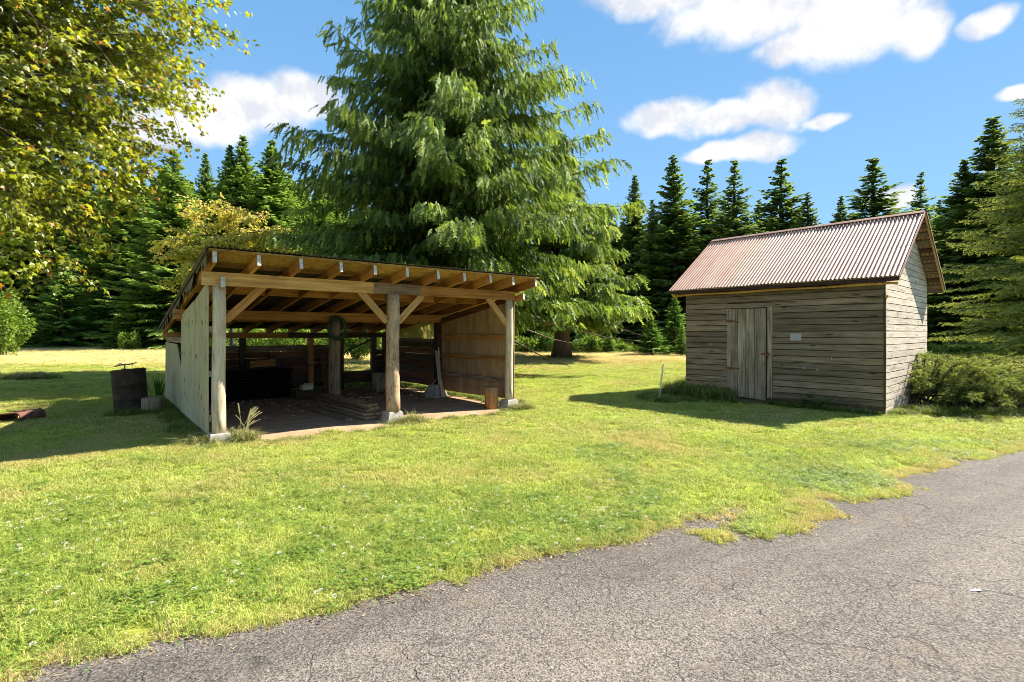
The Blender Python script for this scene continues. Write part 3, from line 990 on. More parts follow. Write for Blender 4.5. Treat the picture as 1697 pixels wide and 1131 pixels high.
# knee braces
for (p0, p1) in (((0.08, 0.02, 1.78), (0.62, 0.0, 2.33)), ((2.64, 0.02, 1.80), (2.14, 0.0, 2.31)), ((2.86, 0.02, 1.80), (3.36, 0.0, 2.31)), ((TW - 0.03, 0.02, 1.76), (TW - 0.56, 0.0, 2.32))):
    board('knee_brace', p0, p1, 0.045, 0.115, M['fir_pale'] if p0[0] > 0.5 else M['fir'], ps, up=(0, 0, 1), jit=0.002, segs=2)


# left wall: plywood panels
def ply(name, outline, x, mat):
    return slab(name, outline, (x, 0, 0), (0, 1, 0), (0, 0, 1), 0.016, mat, ps)


pl1 = ply('plywood_panel', [(0.03, 0.13), (1.37, 0.11), (1.37, 2.13), (0.03, 2.34)], -0.135, M['ply'])
pl2 = ply('plywood_panel', [(1.392, 0.11), (3.10, 0.09), (3.10, 1.93), (1.392, 2.13)], -0.141, M['ply'])
pl3 = ply('plywood_panel', [(3.13, 0.09), (6.25, 0.06), (6.22, 1.38), (3.9, 1.37), (3.14, 0.85)], -0.133, M['ply'])
board('girt', (-0.10, 3.0, 1.45), (-0.10, 6.2, 1.45), 0.05, 0.11, M['lumber'], ps)
for z in (0.35, 1.0, 1.65):
    board('girt', (-0.095, 0.06, z), (-0.095, 3.0, z), 0.045, 0.09, M['lumber'], ps, end_mat=M['peeled'])
board('girt', (-0.095, 3.0, 0.5), (-0.095, 6.2, 0.5), 0.045, 0.09, M['lumber'], ps)
# dark knot plugs in rows on the big panels
for k in range(46):
    s = random.uniform(0.12, 3.0)
    z = random.choice([0.62, 0.75, 1.22, 1.30, 1.75, 0.45, 1.95]) + random.gauss(0, 0.035)
    if z > 2.28 - 0.13 * s:
        continue
    hh, ww = random.uniform(0.025, 0.055), random.uniform(0.010, 0.019)
    ply('knot', [(s + ww * math.cos(a), z + hh * math.sin(a)) for a in np.linspace(0, 2 * math.pi, 7)[:-1]], (-0.135 if s < 1.37 else -0.141) - 0.0015, M['dark_board'])
# right wall: brown plywood, girts, back bay boards and yellow translucent panel
pr = lambda name, o_, m_, x=TW + 0.10: slab(name, o_, (x, 0, 0), (0, 1, 0), (0, 0, 1), 0.016, m_, ps)
pr('plywood_panel', [(-0.05, 0.18), (1.15, 0.16), (1.15, rb(1.15) - 0.10), (-0.05, rb(0) - 0.06)], M['ply_brown'])
pr('plywood_panel', [(1.155, 0.15), (2.90, 0.13), (2.90, rb(2.9) - 0.12), (1.155, rb(1.15) - 0.10)], M['ply_brown'], TW + 0.104)
for z, mm in ((1.50, 'ply_brown'), (1.03, 'ply_brown'), (0.56, 'lumber')):
    board('girt', (TW + 0.065, 0.10, z), (TW + 0.065, 2.88, z), 0.04, 0.10, M['fir' if mm != 'lumber' else mm], ps, jit=0.003)
board('top_rail', (TW + 0.07, 0.05, rb(0) - 0.14), (TW + 0.07, 2.9, rb(2.9) - 0.16), 0.04, 0.11, M['red_board'], ps)
for k in range(7):
    z = 0.28 + 0.168 * k
    board('wall_board', (TW + 0.08, 3.03, z), (TW + 0.08, 6.05, z), 0.022, 0.166, M['red_board'] if k % 2 else M['dark_board'], ps, jit=0.001)
board('girt', (TW + 0.05, 3.03, 1.40), (TW + 0.05, 6.05, 1.40), 0.04, 0.08, M['lumber'], ps)
slab('translucent_panel', [(3.04, 1.445), (6.0, 1.445), (6.0, 1.56), (3.04, 1.98)], (TW + 0.09, 0, 0), (0, 1, 0), (0, 0, 1), 0.004, M['panel_yellow'], ps)
# back wall boards
for k in range(7):
    z = 0.17 + 0.168 * k
    mm = ('dark_board', 'dark_board', 'red_board', 'red_board', 'red_board', 'red_board', 'lumber')[k]
    cut = random.choice([2.2, 2.4, 2.6])
    board('wall_board', (-0.05, DB + 0.085, z), (cut, DB + 0.085, z), 0.022, 0.166, M[mm], ps, jit=0.001)
    board('wall_board', (cut + 0.006, DB + 0.085, z), (4.05, DB + 0.085, z), 0.022, 0.166, M['dark_board' if k in (2, 4) else mm], ps, jit=0.003)
    if k < 6:
        board('wall_board', (5.05, DB + 0.085, z), (5.58, DB + 0.085, z), 0.022, 0.166, M['dark_board'], ps, jit=0.003, segs=2)
board('wall_board', (4.05, DB + 0.09, 0.30), (5.05, DB + 0.09, 0.30), 0.03, 0.34, M['dark_board'], ps)
board('wall_board', (3.2, DB - 0.05, 1.10), (4.05, DB - 0.05, 1.10), 0.022, 0.12, M['red_board'], ps)
bpy.context.view_layer.update()


def on_ps(x, y, z=0.0):
    a, b = to_world(x, y, PS_O, PS_A)
    return Vector((a, b, z))


def put(name, label, cat, x, y, z=0.0, rz=0.0, group=None):
    """an Empty in the shelter's neighbourhood (x, y in shelter axes), a thing of its own"""
    o = empty(name, on_ps(x, y, z), PS_A + rz)
    return tag(o, label, cat, group)


def plank_thing(label, p0, p1, th, h, mat, cat='plank', group=None, up=(0, 0, 1), name='plank'):
    o = board(name, on_ps(*p0), on_ps(*p1), th, h, M[mat], None, up=up, jit=0.003)
    return tag(o, label, cat, group)


# coil of hose on the centre post
t = Tubes()
for k in range(8):
    ra, rz_ = 0.165 + 0.014 * (k % 4), 0.215 + 0.017 * (k % 3)
    cpts = []
    for i in range(29):
        a = 2 * math.pi * i / 28
        c0 = on_ps(2.75 + ra * math.cos(a), DM - 0.155 - 0.011 * (k % 3) + (0.05 if math.sin(a) > 0.8 else 0), 1.66 + rz_ * math.sin(a) + 0.012 * k)
        cpts.append(c0)
    t.add(cpts, [0.0125] * 29, 6, cap=False)
tag(t.build('garden_hose', M['hose']), 'coil of green garden hose hung on the centre log post', 'hose')

# lumber stack lying on the dirt floor between centre and middle front post
k = 0
PL = ['bottom left plank of the lumber stack touching the dirt floor', 'bottom right plank of the lumber stack touching the dirt floor', 'second layer left plank of the lumber stack',
      'second layer right plank of the lumber stack', 'third plank up in the lumber stack', 'plank just under the topmost one in the lumber stack']
for (dz, dx, w_, lab) in ((0.045, 0.0, 0.19, None), (0.045, 0.20, 0.19, None), (0.105, 0.02, 0.18, None), (0.105, 0.21, 0.17, None), (0.165, 0.06, 0.19, None), (0.215, 0.10, 0.17, None), (0.268, 0.07, 0.20, 'top')):
    sl_ = random.uniform(-0.05, 0.05)
    lab_ = 'topmost split plank of the lumber stack on the dirt floor' if lab else PL[k]
    k += 1
    plank_thing(lab_, (2.48 + dx, 0.42 + sl_, dz), (2.36 + dx, 2.55 + sl_, dz), w_, 0.05, 'lumber', group='planks of the lumber stack')
plank_thing('loose plank lying flat on dirt beside the lumber stack', (2.15, 0.50, 0.03), (2.05, 2.6, 0.03), 0.13, 0.035, 'lumber')
# boards leaning at the right rear post, pier block
plank_thing('tall grey board leaning on the right rear post', (5.18, 2.35, 0.02), (5.37, 2.83, 1.22), 0.02, 0.11, 'pale_wood', up=(0, 1, 0.2), cat='board', name='leaning_board')
plank_thing('second narrow grey board leaning behind the tall leaning one', (5.22, 2.45, 0.02), (5.36, 2.90, 1.15), 0.02, 0.09, 'pale_wood', up=(1, 0.6, 0.2), cat='board', name='leaning_board')
plank_thing('short grey board propped against concrete block by right rear post', (4.80, 2.70, 0.02), (5.22, 2.72, 0.42), 0.03, 0.12, 'lumber', up=(0, 1, 0.2), cat='board', name='leaning_board')
o = pier(0, 0, 0.40, 0.26, 0.26, 'pier_block', None)
o.location = on_ps(5.15, 2.60, 0.05)
o.rotation_euler = (0, 0, PS_A + 0.3)
tag(o, 'spare concrete pier block beside the right rear post', 'block')


def log_round(name, label, x, y, r, h, mat, tilt=0.0, wpos=None):
    t = Tubes()
    t.add([(0, 0, 0), (0.005, 0, h * 0.35), (-0.004, 0.004, h * 0.7), (0, 0, h)], [r * 1.03, r, r * 0.985, r * 0.97], 18, 0.025)
    o = t.build(name, mat)
    o.location = on_ps(x, y, -0.005) if wpos is None else wpos
    o.rotation_euler = (tilt, 0, 0)
    return tag(o, label, 'log')


log_round('log_round', 'upright orange sawn log round beside the right front post', 5.08, 0.17, 0.145, 0.46, M['log_end'])
log_round('log_round', 'dark upright log round deep inside the shelter near back wall', 4.55, 4.6, 0.19, 0.52, M['oldlog'])
gp = gpos(252, 685)
log_round('log_round', 'short sawn log round next to the rusty barrel', 0, 0, 0.185, 0.30, M['oldlog'], wpos=(gp[0], gp[1], 0))

# stacked ribbed roofing at the back left
st = put('roofing_pile', 'pile of dark ribbed roofing sheets along back wall of shelter', 'roofing', 0.35, 5.1)
for k in range(11):
    m4 = Matrix.Translation((random.uniform(-0.04, 0.04), random.uniform(-0.03, 0.03), 0.05 + 0.066 * k)) @ Matrix.Rotation(R(90), 4, 'Z') @ Matrix.Translation((-0.45, -2.0, 0))
    corrugated('roofing_sheet', 0.9, 1.95, M['tarp_stack'], st, m4, pitch=0.15, amp=0.022)
for xx in (0.3, 1.6):
    board('bearer', (xx, -0.4, 0.02), (xx, 0.4, 0.02), 0.08, 0.04, M['dark_board'], st, segs=1)
plank_thing('pale offcut board lying on top of the roofing pile', (1.45, 5.0, 0.84), (2.05, 5.15, 0.86), 0.03, 0.16, 'fir', cat='board', name='offcut_board')
plank_thing('plank leaning on back wall right of the roofing pile', (2.25, 5.2, 0.02), (2.2, 5.98, 1.0), 0.03, 0.14, 'dark_board', up=(1, 0, 0), cat='board', name='leaning_board')
plank_thing('wide brown board standing against the back wall', (2.40, 5.85, 0.62), (3.05, 5.9, 0.66), 0.03, 0.34, 'red_board', cat='board', name='standing_board')
plank_thing('left of two brown boards leaning between back posts', (3.45, 5.4, 0.02), (3.50, 5.98, 1.02), 0.025, 0.15, 'red_board', up=(1, 0, 0), cat='board', name='leaning_board')
plank_thing('right of two brown boards leaning between back posts', (3.74, 5.35, 0.02), (3.66, 5.98, 1.0), 0.025, 0.14, 'red_board', up=(1, 0, 0), cat='board', name='leaning_board')
cb = put('cardboard_box', 'small pale cardboard box among scraps at the back of shelter', 'box', 2.55, 4.3, 0.0, 0.1)
slab('box_body', [(-0.13, 0), (0.13, 0), (0.13, 0.12), (-0.13, 0.12)], (0, 0, 0.22), (1, 0, 0), (0, 0, 1), 0.18, M['carton'], cb)
slab('box_flap', [(-0.13, 0), (0.13, 0), (0.12, 0.08), (-0.12, 0.08)], (0, -0.10, 0.34), (1, 0, 0), (0, -0.7, 0.6), 0.004, M['carton'], cb)
board('box_stand', (-0.3, 0, 0.11), (0.32, 0, 0.11), 0.26, 0.215, M['dark_board'], cb, segs=2, jit=0.01)
# scraps of bark and wood on the floor
tr, va = [], []
for k in range(900):
    x, y = random.uniform(0.3, 5.3), abs(random.gauss(0, 1.0)) * -1 + 4.6
    if y < 0.2:
        continue
    p = on_ps(x, y, 0.008)
    a = random.uniform(0, 6.3)
    l, wv_ = random.uniform(0.02, 0.11), random.uniform(0.006, 0.03)
    d = np.array([math.cos(a), math.sin(a), random.uniform(0, 0.5)])
    e = np.array([-math.sin(a), math.cos(a), 0.1])
    q = np.array(p)
    tr.append([q, q + d * l, q + d * l * 0.5 + e * wv_ + np.array([0, 0, 0.02])])
    va.append(random.random())
M['scrap'] = leaf_mat('wood scraps', [(0, (0.06, 0.035, 0.02)), (0.8, (0.28, 0.19, 0.11)), (1, (0.6, 0.55, 0.45))], 0.05)
tag(link('floor_scraps', soup_mesh('floor_scraps', tr, va, M['scrap'])), 'bark scraps and litter on the dirt floor', 'litter', kind='stuff')

# ------------------------------------------------------------------ rusty barrel, bracket, rusty chute, stake, mound stone
bp = gpos(219, 684)
ba = empty('rusty_barrel', (bp[0], bp[1], -0.02), 0.3)
ba.rotation_euler = (R(-3), R(-5), 0.4)
tag(ba, 'dark rusty steel barrel leaning on the shaded lawn', 'barrel')
t = Tubes()
prof = [(0, .285), (.02, .295), (.04, .285), (.28, .285), (.295, .296), (.31, .285), (.57, .285), (.585, .296), (.60, .285), (.84, .285), (.862, .297), (.885, .287)]
t.add([(0, 0, z) for z, r in prof], [r for z, r in prof], 28, 0.006)
t.build('drum', M['rust_dark'], ba)
t = Tubes()
t.add([(0, 0, 0.886), (0, 0, 0.896)], [0.27, 0.262], 28)
t.build('lid', M['rust_dark'], ba)
br = empty('iron_bracket', ba.matrix_basis @ Vector((-0.06, 0, 0.897)), 0.25)
br.scale = (.8, .8, .8)
tag(br, 'small grey iron bracket standing on top of the rusty barrel', 'bracket')
t = Tubes(); t.add([(0, 0, 0), (0.005, 0, 0.10)], [0.018, 0.016], 8); t.build('stem', M['steel'], br)
t = Tubes(); t.add([(-0.22, 0, 0.075), (-0.05, 0, 0.115), (0.10, 0, 0.125), (0.26, 0, 0.165)], [0.014, 0.018, 0.018, 0.012], 7); t.build('arm', M['steel'], br)
t = Tubes(); t.add([(-0.16, 0, 0.09), (-0.10, 0, 0.15), (-0.03, 0, 0.12)], [0.010, 0.014, 0.010], 6); t.build('clamp', M['steel'], br)
t = Tubes(); t.add([(0.16, 0, 0.14), (0.17, 0, 0.085)], [0.012, 0.010], 6); t.build('foot_peg', M['steel'], br)
t = Tubes(); t.add([(0, 0, -0.004), (0, 0, 0.012)], [0.07, 0.06], 10); t.build('base_plate', M['steel'], br)

cp = gpos(20, 698)
ch = empty('rusty_chute', (cp[0], cp[1], 0), R(8))
tag(ch, 'upturned rusty red sheet metal tray lying on the lawn', 'tray')
m, n = None, None
v, f = [], []
prof = [(-0.16, 0.01), (-0.12, 0.14), (-0.05, 0.20), (0.30, 0.235), (0.36, 0.20), (0.385, 0.10), (0.38, 0.01)]
for y, sh_ in ((-0.34, 0.0), (0.30, 0.05)):
    for x, z in prof:
        v.append((x * 0.85 + sh_, y * 0.75, z * 0.75))
k = len(prof)
for i in range(k - 1):
    f.append((i, i + 1, k + i + 1, k + i))
o = obj('tray_shell', v, f, M['rust_red'], ch)
sm = o.modifiers.new('thick', 'SOLIDIFY')
sm.thickness = 0.012
for y in (-0.345, 0.305):
    t = Tubes()
    t.add([(x * 0.85 + (0.05 if y > 0 else 0), y * 0.75, z * 0.75 + 0.004) for x, z in prof], [0.014] * k, 6)
    t.build('rolled_rim', M['rust_red'], ch)
board('tray_rib', (-0.02, -0.02, 0.166), (0.25, -0.02, 0.188), 0.025, 0.016, M['rust_red'], ch, segs=2)

kp = gpos(1092, 668)
t = Tubes()
t.add([(kp[0], kp[1], 0), (kp[0] + 0.05, kp[1] + 0.02, 0.45), (kp[0] + 0.105, kp[1] + 0.03, 0.88)], [0.017, 0.016, 0.014], 8)
tag(t.build('wooden_stake', M['stake']), 'thin pale stake leaning in long grass left of the small shed', 'stake')

mp = gpos(50, 628)
v, f = [], []
for j in range(6):
    for i in range(12):
        a = 2 * math.pi * i / 12
        rr = math.cos(j / 5 * 1.45) * (0.32 + 0.05 * math.sin(3 * a + j))
        v.append((rr * 1.25 * math.cos(a), rr * math.sin(a), 0.36 * math.sin(j / 5 * 1.5) + 0.02 * math.sin(5 * a)))
for j in range(5):
    for i in range(12):
        i2 = (i + 1) % 12
        f.append((j * 12 + i, j * 12 + i2, (j + 1) * 12 + i2, (j + 1) * 12 + i))
f.append(tuple(60 + i for i in range(12)))
o = obj('field_stone', v, f, M['stone'], None, Matrix.Translation((mp[0] + .35, mp[1], 0.05)) @ Matrix.Scale(0.55, 4), True)
tag(o, 'brown stone on a grassy hummock at the edge of the meadow', 'stone')
gq = gpos(1605, 981)
v = [(0, 0, .010), (.05, .012, .014), (.085, 0, .010), (.055, -.022, .016), (.03, -.012, .008)]
tag(obj('paper_scrap', v, [(0, 4, 3, 1), (1, 3, 2)], M['plate'], None, Matrix.Translation((gq[0], gq[1], 0.0))), 'tiny pale scrap lying on the asphalt drive', 'scrap')


# ------------------------------------------------------------------ conifers
def norm(a):
    return a / (np.linalg.norm(a, axis=-1, keepdims=True) + 1e-9)


def conifer(seed, H, Rr, clear=0.05, step=0.42, nbr=6, droop=0.25, full=0.8, tw=0.30, wid=0.085, sub=2, gaps=0.0, az_range=None, power=1.0):
    rg = np.random.default_rng(seed)
    tb = Tubes()
    kk = 9
    tb.add([(0.04 * math.sin(i * 1.3 + seed), 0.04 * math.cos(i * 1.7), H * i / kk * 0.985) for i in range(kk + 1)],
           [max(0.02, (0.016 * H + 0.03) * (1 - i / kk) ** 0.9 + 0.012) for i in range(kk + 1)], 8, 0.05)
    T, V = [], []
    z = clear * H
    while z < H * 0.985:
        fr = z / H
        prof = (1 - fr) ** power * min(1.0, 0.62 + 1.9 * (fr - clear) + 0.1)
        nb_ = nbr if fr < 0.85 else max(4, nbr - 2)
        a0 = rg.uniform(0, 6.28)
        for b in range(nb_):
            if rg.random() < gaps:
                continue
            a = a0 + 2 * math.pi * b / nb_ + rg.uniform(-.35, .35)
            if az_range is not None and not (az_range[0] < (a % (2 * math.pi)) < az_range[1]):
                continue
            L = max(0.16, Rr * prof * rg.uniform(0.55, 1.25))
            up = -droop + 0.95 * fr + rg.uniform(-.1, .1)
            d = np.array([math.cos(a), math.sin(a), 0.0])
            pr_ = np.array([-math.sin(a), math.cos(a), 0.0])
            zz = z + rg.uniform(-step, step) * 0.4
            nt_ = max(4, int(L / tw) + 3)
            t = (np.arange(nt_) + rg.random(nt_) * 0.6) / nt_
            t = 0.10 + 0.90 * t
            P = np.zeros((nt_, 3))
            P += d * (L * t)[:, None]
            P[:, 2] = zz + L * (up * t - 0.22 * t ** 2 + 0.16 * t ** 3)
            if L > 1.2:
                e = d * L
                tb.add([(0, 0, zz), tuple(np.array([0, 0, zz]) + e * 0.5 + np.array([0, 0, L * (up * .5 - .055 + .02)])), tuple(P[-1])], [0.014 + 0.006 * L, 0.008 + 0.003 * L, 0.004], 4, 0, False)
            for s in (-1, 1):
                for q in range(sub):
                    tl = (0.16 + 0.50 * (1 - t) ** 0.8) * (0.10 + min(L, 2.6) * 0.56) * full * rg.uniform(0.6, 1.25, nt_) + 0.9 * tw * (1 - 0.5 * t) * min(1.0, 0.3 + 0.5 * L)
                    ang = rg.uniform(0.55, 1.15, nt_)
                    dd = d * np.cos(ang)[:, None] + s * pr_ * np.sin(ang)[:, None]
                    dd[:, 2] += up * 0.5 - 0.22 + rg.uniform(-.22, .22, nt_)
                    dd = norm(dd)
                    base = P + d * (rg.uniform(-.5, .5, nt_) * tw)[:, None]
                    nrm_ = np.cross(dd, np.array([0, 0, 1.0]) + rg.normal(0, .5, (nt_, 3)))
                    nrm_ = norm(nrm_)
                    wv_ = wid * rg.uniform(0.7, 1.3, nt_)
                    mid = base + dd * (tl * 0.45)[:, None]
                    tip = base + dd * tl[:, None] + np.array([0, 0, -1.0]) * (tl * 0.10)[:, None]
                    T.append(np.stack([base, mid + nrm_ * wv_[:, None], tip], 1))
                    T.append(np.stack([base, tip, mid - nrm_ * wv_[:, None]], 1))
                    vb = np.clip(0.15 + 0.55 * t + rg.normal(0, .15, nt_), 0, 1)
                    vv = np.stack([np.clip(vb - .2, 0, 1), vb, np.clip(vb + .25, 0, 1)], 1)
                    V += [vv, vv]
            # leading tip
            tip = P[-1] + (d + np.array([0, 0, up * .6])) * 0.18
            side = pr_ * wid
            T.append(np.array([[P[-1] - side, P[-1] + side, tip]]))
            V.append(np.array([[.6, .6, 1.0]]))
        z += step * (1.0 - 0.35 * fr) * rg.uniform(0.8, 1.2)
    # leader
    T.append(np.array([[[-.05, 0, H * .95], [.05, 0, H * .95], [0, 0, H * 1.01]]]))
    V.append(np.array([[.5, .5, .8]]))
    return tb, np.concatenate(T), np.concatenate(V)


def tree_meshes(name, gen, bark_m, leaf_m):
    tb, T, V = gen
    return mesh(name + '_trunk', tb.v, tb.f, bark_m, True), soup_mesh(name + '_crown', T, V, leaf_m)


def place_tree(name, meshes, loc, h_scale, r_scale, rz, label, cat='tree', group=None):
    e = empty(name, loc, rz)
    e.scale = (r_scale, r_scale, h_scale)
    link('trunk', meshes[0], e)
    link('crown', meshes[1], e)
    return tag(e, label, cat, group)


V_ = {}
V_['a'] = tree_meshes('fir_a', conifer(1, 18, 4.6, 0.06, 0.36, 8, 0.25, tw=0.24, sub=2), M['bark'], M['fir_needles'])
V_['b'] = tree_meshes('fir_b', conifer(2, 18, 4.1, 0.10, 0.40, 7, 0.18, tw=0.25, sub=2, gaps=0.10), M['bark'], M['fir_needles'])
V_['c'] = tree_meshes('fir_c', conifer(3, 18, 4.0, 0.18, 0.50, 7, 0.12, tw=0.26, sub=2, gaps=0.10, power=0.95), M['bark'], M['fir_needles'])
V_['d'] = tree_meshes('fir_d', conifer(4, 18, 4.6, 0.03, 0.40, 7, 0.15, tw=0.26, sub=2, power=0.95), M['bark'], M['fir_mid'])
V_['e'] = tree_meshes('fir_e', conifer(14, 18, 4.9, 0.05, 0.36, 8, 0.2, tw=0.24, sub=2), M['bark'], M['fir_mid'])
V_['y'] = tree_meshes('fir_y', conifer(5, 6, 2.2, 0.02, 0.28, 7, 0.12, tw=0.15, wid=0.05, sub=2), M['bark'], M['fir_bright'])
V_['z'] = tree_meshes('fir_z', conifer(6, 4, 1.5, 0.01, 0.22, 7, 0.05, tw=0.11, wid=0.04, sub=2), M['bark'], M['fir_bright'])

GF = 'firs along the forest edge'
forest = [  # px, top y, distance, variant, width factor, label
    (-40, 235, 52, 'e', 1.2, 'fir furthest left, behind the yellow maple leaves'),
    (55, 265, 55, 'd', 1.2, 'fir behind the lower maple leaves at left'),
    (128, 250, 57, 'e', 1.1, 'fir just left of the bare trunk gap behind the maple'),
    (205, 262, 53, 'e', 1.3, 'fir showing at the lower right rim of the maple leaves'),
    (285, 243, 46, 'd', 1.35, 'broad mid green fir right of the maple with sunny slope'),
    (345, 252, 58, 'e', 0.9, 'thin fir tip between the broad fir and the twin fir'),
    (385, 238, 55, 'e', 1.1, 'left twin of the paired firs left of the big cedar'),
    (404, 224, 56, 'e', 1.1, 'right twin of the paired firs left of the big cedar'),
    (455, 232, 54, 'e', 1.4, 'fir half hidden by the left edge of the big cedar'),
    (520, 300, 58, 'e', 1.2, 'fir hidden behind left boughs of the big cedar'),
    (1048, 288, 50, 'a', 1.04, 'slim fir rising just right of the cedar crown'),
    (1083, 330, 47, 'b', 1.17, 'short fir between the cedar and the tall dark fir'),
    (1121, 255, 46, 'b', 1.49, 'tallest dark fir left of the shed roof'),
    (1171, 265, 49, 'c', 1.43, 'open crowned fir second left above the shed roof'),
    (1218, 268, 45, 'c', 1.43, 'open crowned fir above the left end of shed ridge'),
    (1250, 330, 50, 'b', 1.30, 'low fir between two open crowned firs over shed ridge'),
    (1298, 262, 47, 'c', 1.76, 'sparse fir with bare trunk showing above the shed ridge'),
    (1341, 318, 44, 'b', 1.43, 'shorter fir right of the sparse bare trunked fir'),
    (1388, 322, 47, 'a', 1.04, 'small pointed fir top above the middle of shed ridge'),
    (1455, 263, 45, 'c', 2.08, 'wide sparse fir standing against cloud over the shed ridge'),
    (1524, 288, 51, 'c', 1.30, 'slender fir tip right above the shed roof peak'),
    (1556, 330, 48, 'b', 1.17, 'low fir beside the roof peak of the small shed'),
    (1598, 262, 37, 'a', 1.30, 'dark fir left of the tallest fir on the right'),
    (1645, 195, 36, 'b', 1.89, 'tallest fir on the right beyond the shed'),
    (1700, 215, 39, 'a', 1.56, 'dark fir at the right edge behind the spruce boughs'),
    (1765, 190, 37, 'a', 1.56, 'fir standing right of the picture edge'),
]
for i, (px, ty, d, vv, wf, lab) in enumerate(forest):
    h = (552 - ty) * d / 850 + 1.6
    x = (px - 848.5) / 850 * d
    k = h / 18
    tr_ = place_tree('fir_tree', V_[vv], (x, d, 0), k, k * wf, rng.uniform(0, 6.28), lab, 'tree', GF)
    tr_.rotation_euler[0] = rng.normal(0, .018)
    tr_.rotation_euler[1] = rng.normal(0, .018)

young = [  # px, top y, distance, variant, wf, label
    (105, 425, 47, 'y', 1.2, 'tiered young fir in front of the forest at far left'),
    (40, 500, 46, 'y', 1.3, 'low young fir at left edge of the meadow'),
    (165, 480, 49, 'y', 1.2, 'young fir between two tiered firs at left'),
    (232, 440, 46, 'y', 1.3, 'larger bluish young fir left of the shelter roof'),
    (190, 530, 43, 'z', 1.2, 'small bright fir left of the pale round bush'),
    (1080, 525, 34, 'z', 1.5, 'small bright green fir left of the small shed'),
    (1118, 490, 36, 'y', 1.2, 'mid sized young fir just behind the shed corner'),
    (1010, 548, 37, 'z', 1.3, 'little fir behind the low cedar boughs'),
    (1130, 540, 33, 'z', 1.0, 'tiny fir against the left edge of the small shed'),
    (885, 545, 40, 'z', 1.6, 'little fir right of the shelter post under the cedar'),
    (1600, 520, 33, 'y', 1.2, 'young dark fir behind juniper right of the shed'),
    (1680, 500, 33, 'y', 1.3, 'young dark fir at right edge behind the spruce'),
]
for (px, ty, d, vv, wf, lab) in young:
    h = max(1.6, (552 - ty) * d / 850 + 1.6)
    k = h / (6 if vv == 'y' else 4)
    place_tree('young_fir', V_[vv], ((px - 848.5) / 850 * d, d, 0), k, k * wf, rng.uniform(0, 6.28), lab, 'tree', 'young firs in front of the forest')


# ------------------------------------------------------------------ scatter helper (stuff only)
def scatter(name, pts_, rot, scl, idx, dry, sources, label, cat=None):
    """one object whose points carry copies of the small source meshes"""
    me = bpy.data.meshes.new(name)
    n_ = len(pts_)
    me.vertices.add(n_)
    me.vertices.foreach_set('co', np.asarray(pts_, np.float32).ravel())
    for nm, ty, val in (('rot', 'FLOAT_VECTOR', rot), ('scl', 'FLOAT_VECTOR', scl)):
        at = me.attributes.new(nm, ty, 'POINT')
        at.data.foreach_set('vector', np.asarray(val, np.float32).ravel())
    at = me.attributes.new('idx', 'INT', 'POINT')
    at.data.foreach_set('value', np.asarray(idx, np.int32))
    at = me.attributes.new('dry', 'FLOAT', 'POINT')
    at.data.foreach_set('value', np.asarray(dry, np.float32))
    src = bpy.data.collections.new(name + '_source')
    for i, sm_ in enumerate(sources):
        so = bpy.data.objects.new('%s_source_%02d' % (name, i), sm_)
        src.objects.link(so)
    ng = bpy.data.node_groups.new(name + '_scatter', 'GeometryNodeTree')
    ng.interface.new_socket('Geometry', in_out='INPUT', socket_type='NodeSocketGeometry')
    ng.interface.new_socket('Geometry', in_out='OUTPUT', socket_type='NodeSocketGeometry')
    gi, go = ng.nodes.new('NodeGroupInput'), ng.nodes.new('NodeGroupOutput')
    ci = ng.nodes.new('GeometryNodeCollectionInfo')
    ci.inputs['Collection'].default_value = src
    ci.inputs['Separate Children'].default_value = True
    ci.inputs['Reset Children'].default_value = True
    ip = ng.nodes.new('GeometryNodeInstanceOnPoints')
    ip.inputs['Pick Instance'].default_value = True

    def named(nm, ty):
        nd = ng.nodes.new('GeometryNodeInputNamedAttribute')
        nd.data_type = ty
        nd.inputs['Name'].default_value = nm
        return nd.outputs[0]
    L = ng.links
    L.new(gi.outputs[0], ip.inputs['Points'])
    L.new(ci.outputs[0], ip.inputs['Instance'])
    L.new(named('idx', 'INT'), ip.inputs['Instance Index'])
    L.new(named('rot', 'FLOAT_VECTOR'), ip.inputs['Rotation'])
    L.new(named('scl', 'FLOAT_VECTOR'), ip.inputs['Scale'])
    L.new(ip.outputs[0], go.inputs[0])
    o = link(name, me)
    md_ = o.modifiers.new('scatter', 'NODES')
    md_.node_group = ng
    return tag(o, label, cat, kind='stuff')


def joined(name, ms, mats):
    """trunk + crown as one source mesh"""
    T, V, mi = [], [], []
    for j, mm in enumerate(ms):
        mm.calc_loop_triangles()
        nvv = len(mm.vertices)
        c = np.zeros(nvv * 3, np.float32)
        mm.vertices.foreach_get('co', c)
        c = c.reshape(-1, 3)
        ti = np.zeros(len(mm.loop_triangles) * 3, np.int32)
        mm.loop_triangles.foreach_get('vertices', ti)
        T.append(c[ti].reshape(-1, 3, 3))
        if 'var' in mm.attributes:
            v = np.zeros(nvv, np.float32)
            mm.attributes['var'].data.foreach_get('value', v)
            V.append(v[ti].reshape(-1, 3))
        else:
            V.append(np.zeros((len(T[-1]), 3), np.float32))
        mi.append(np.full(len(T[-1]), j))
    return soup_mesh(name, np.concatenate(T), np.concatenate(V), mats, np.concatenate(mi))


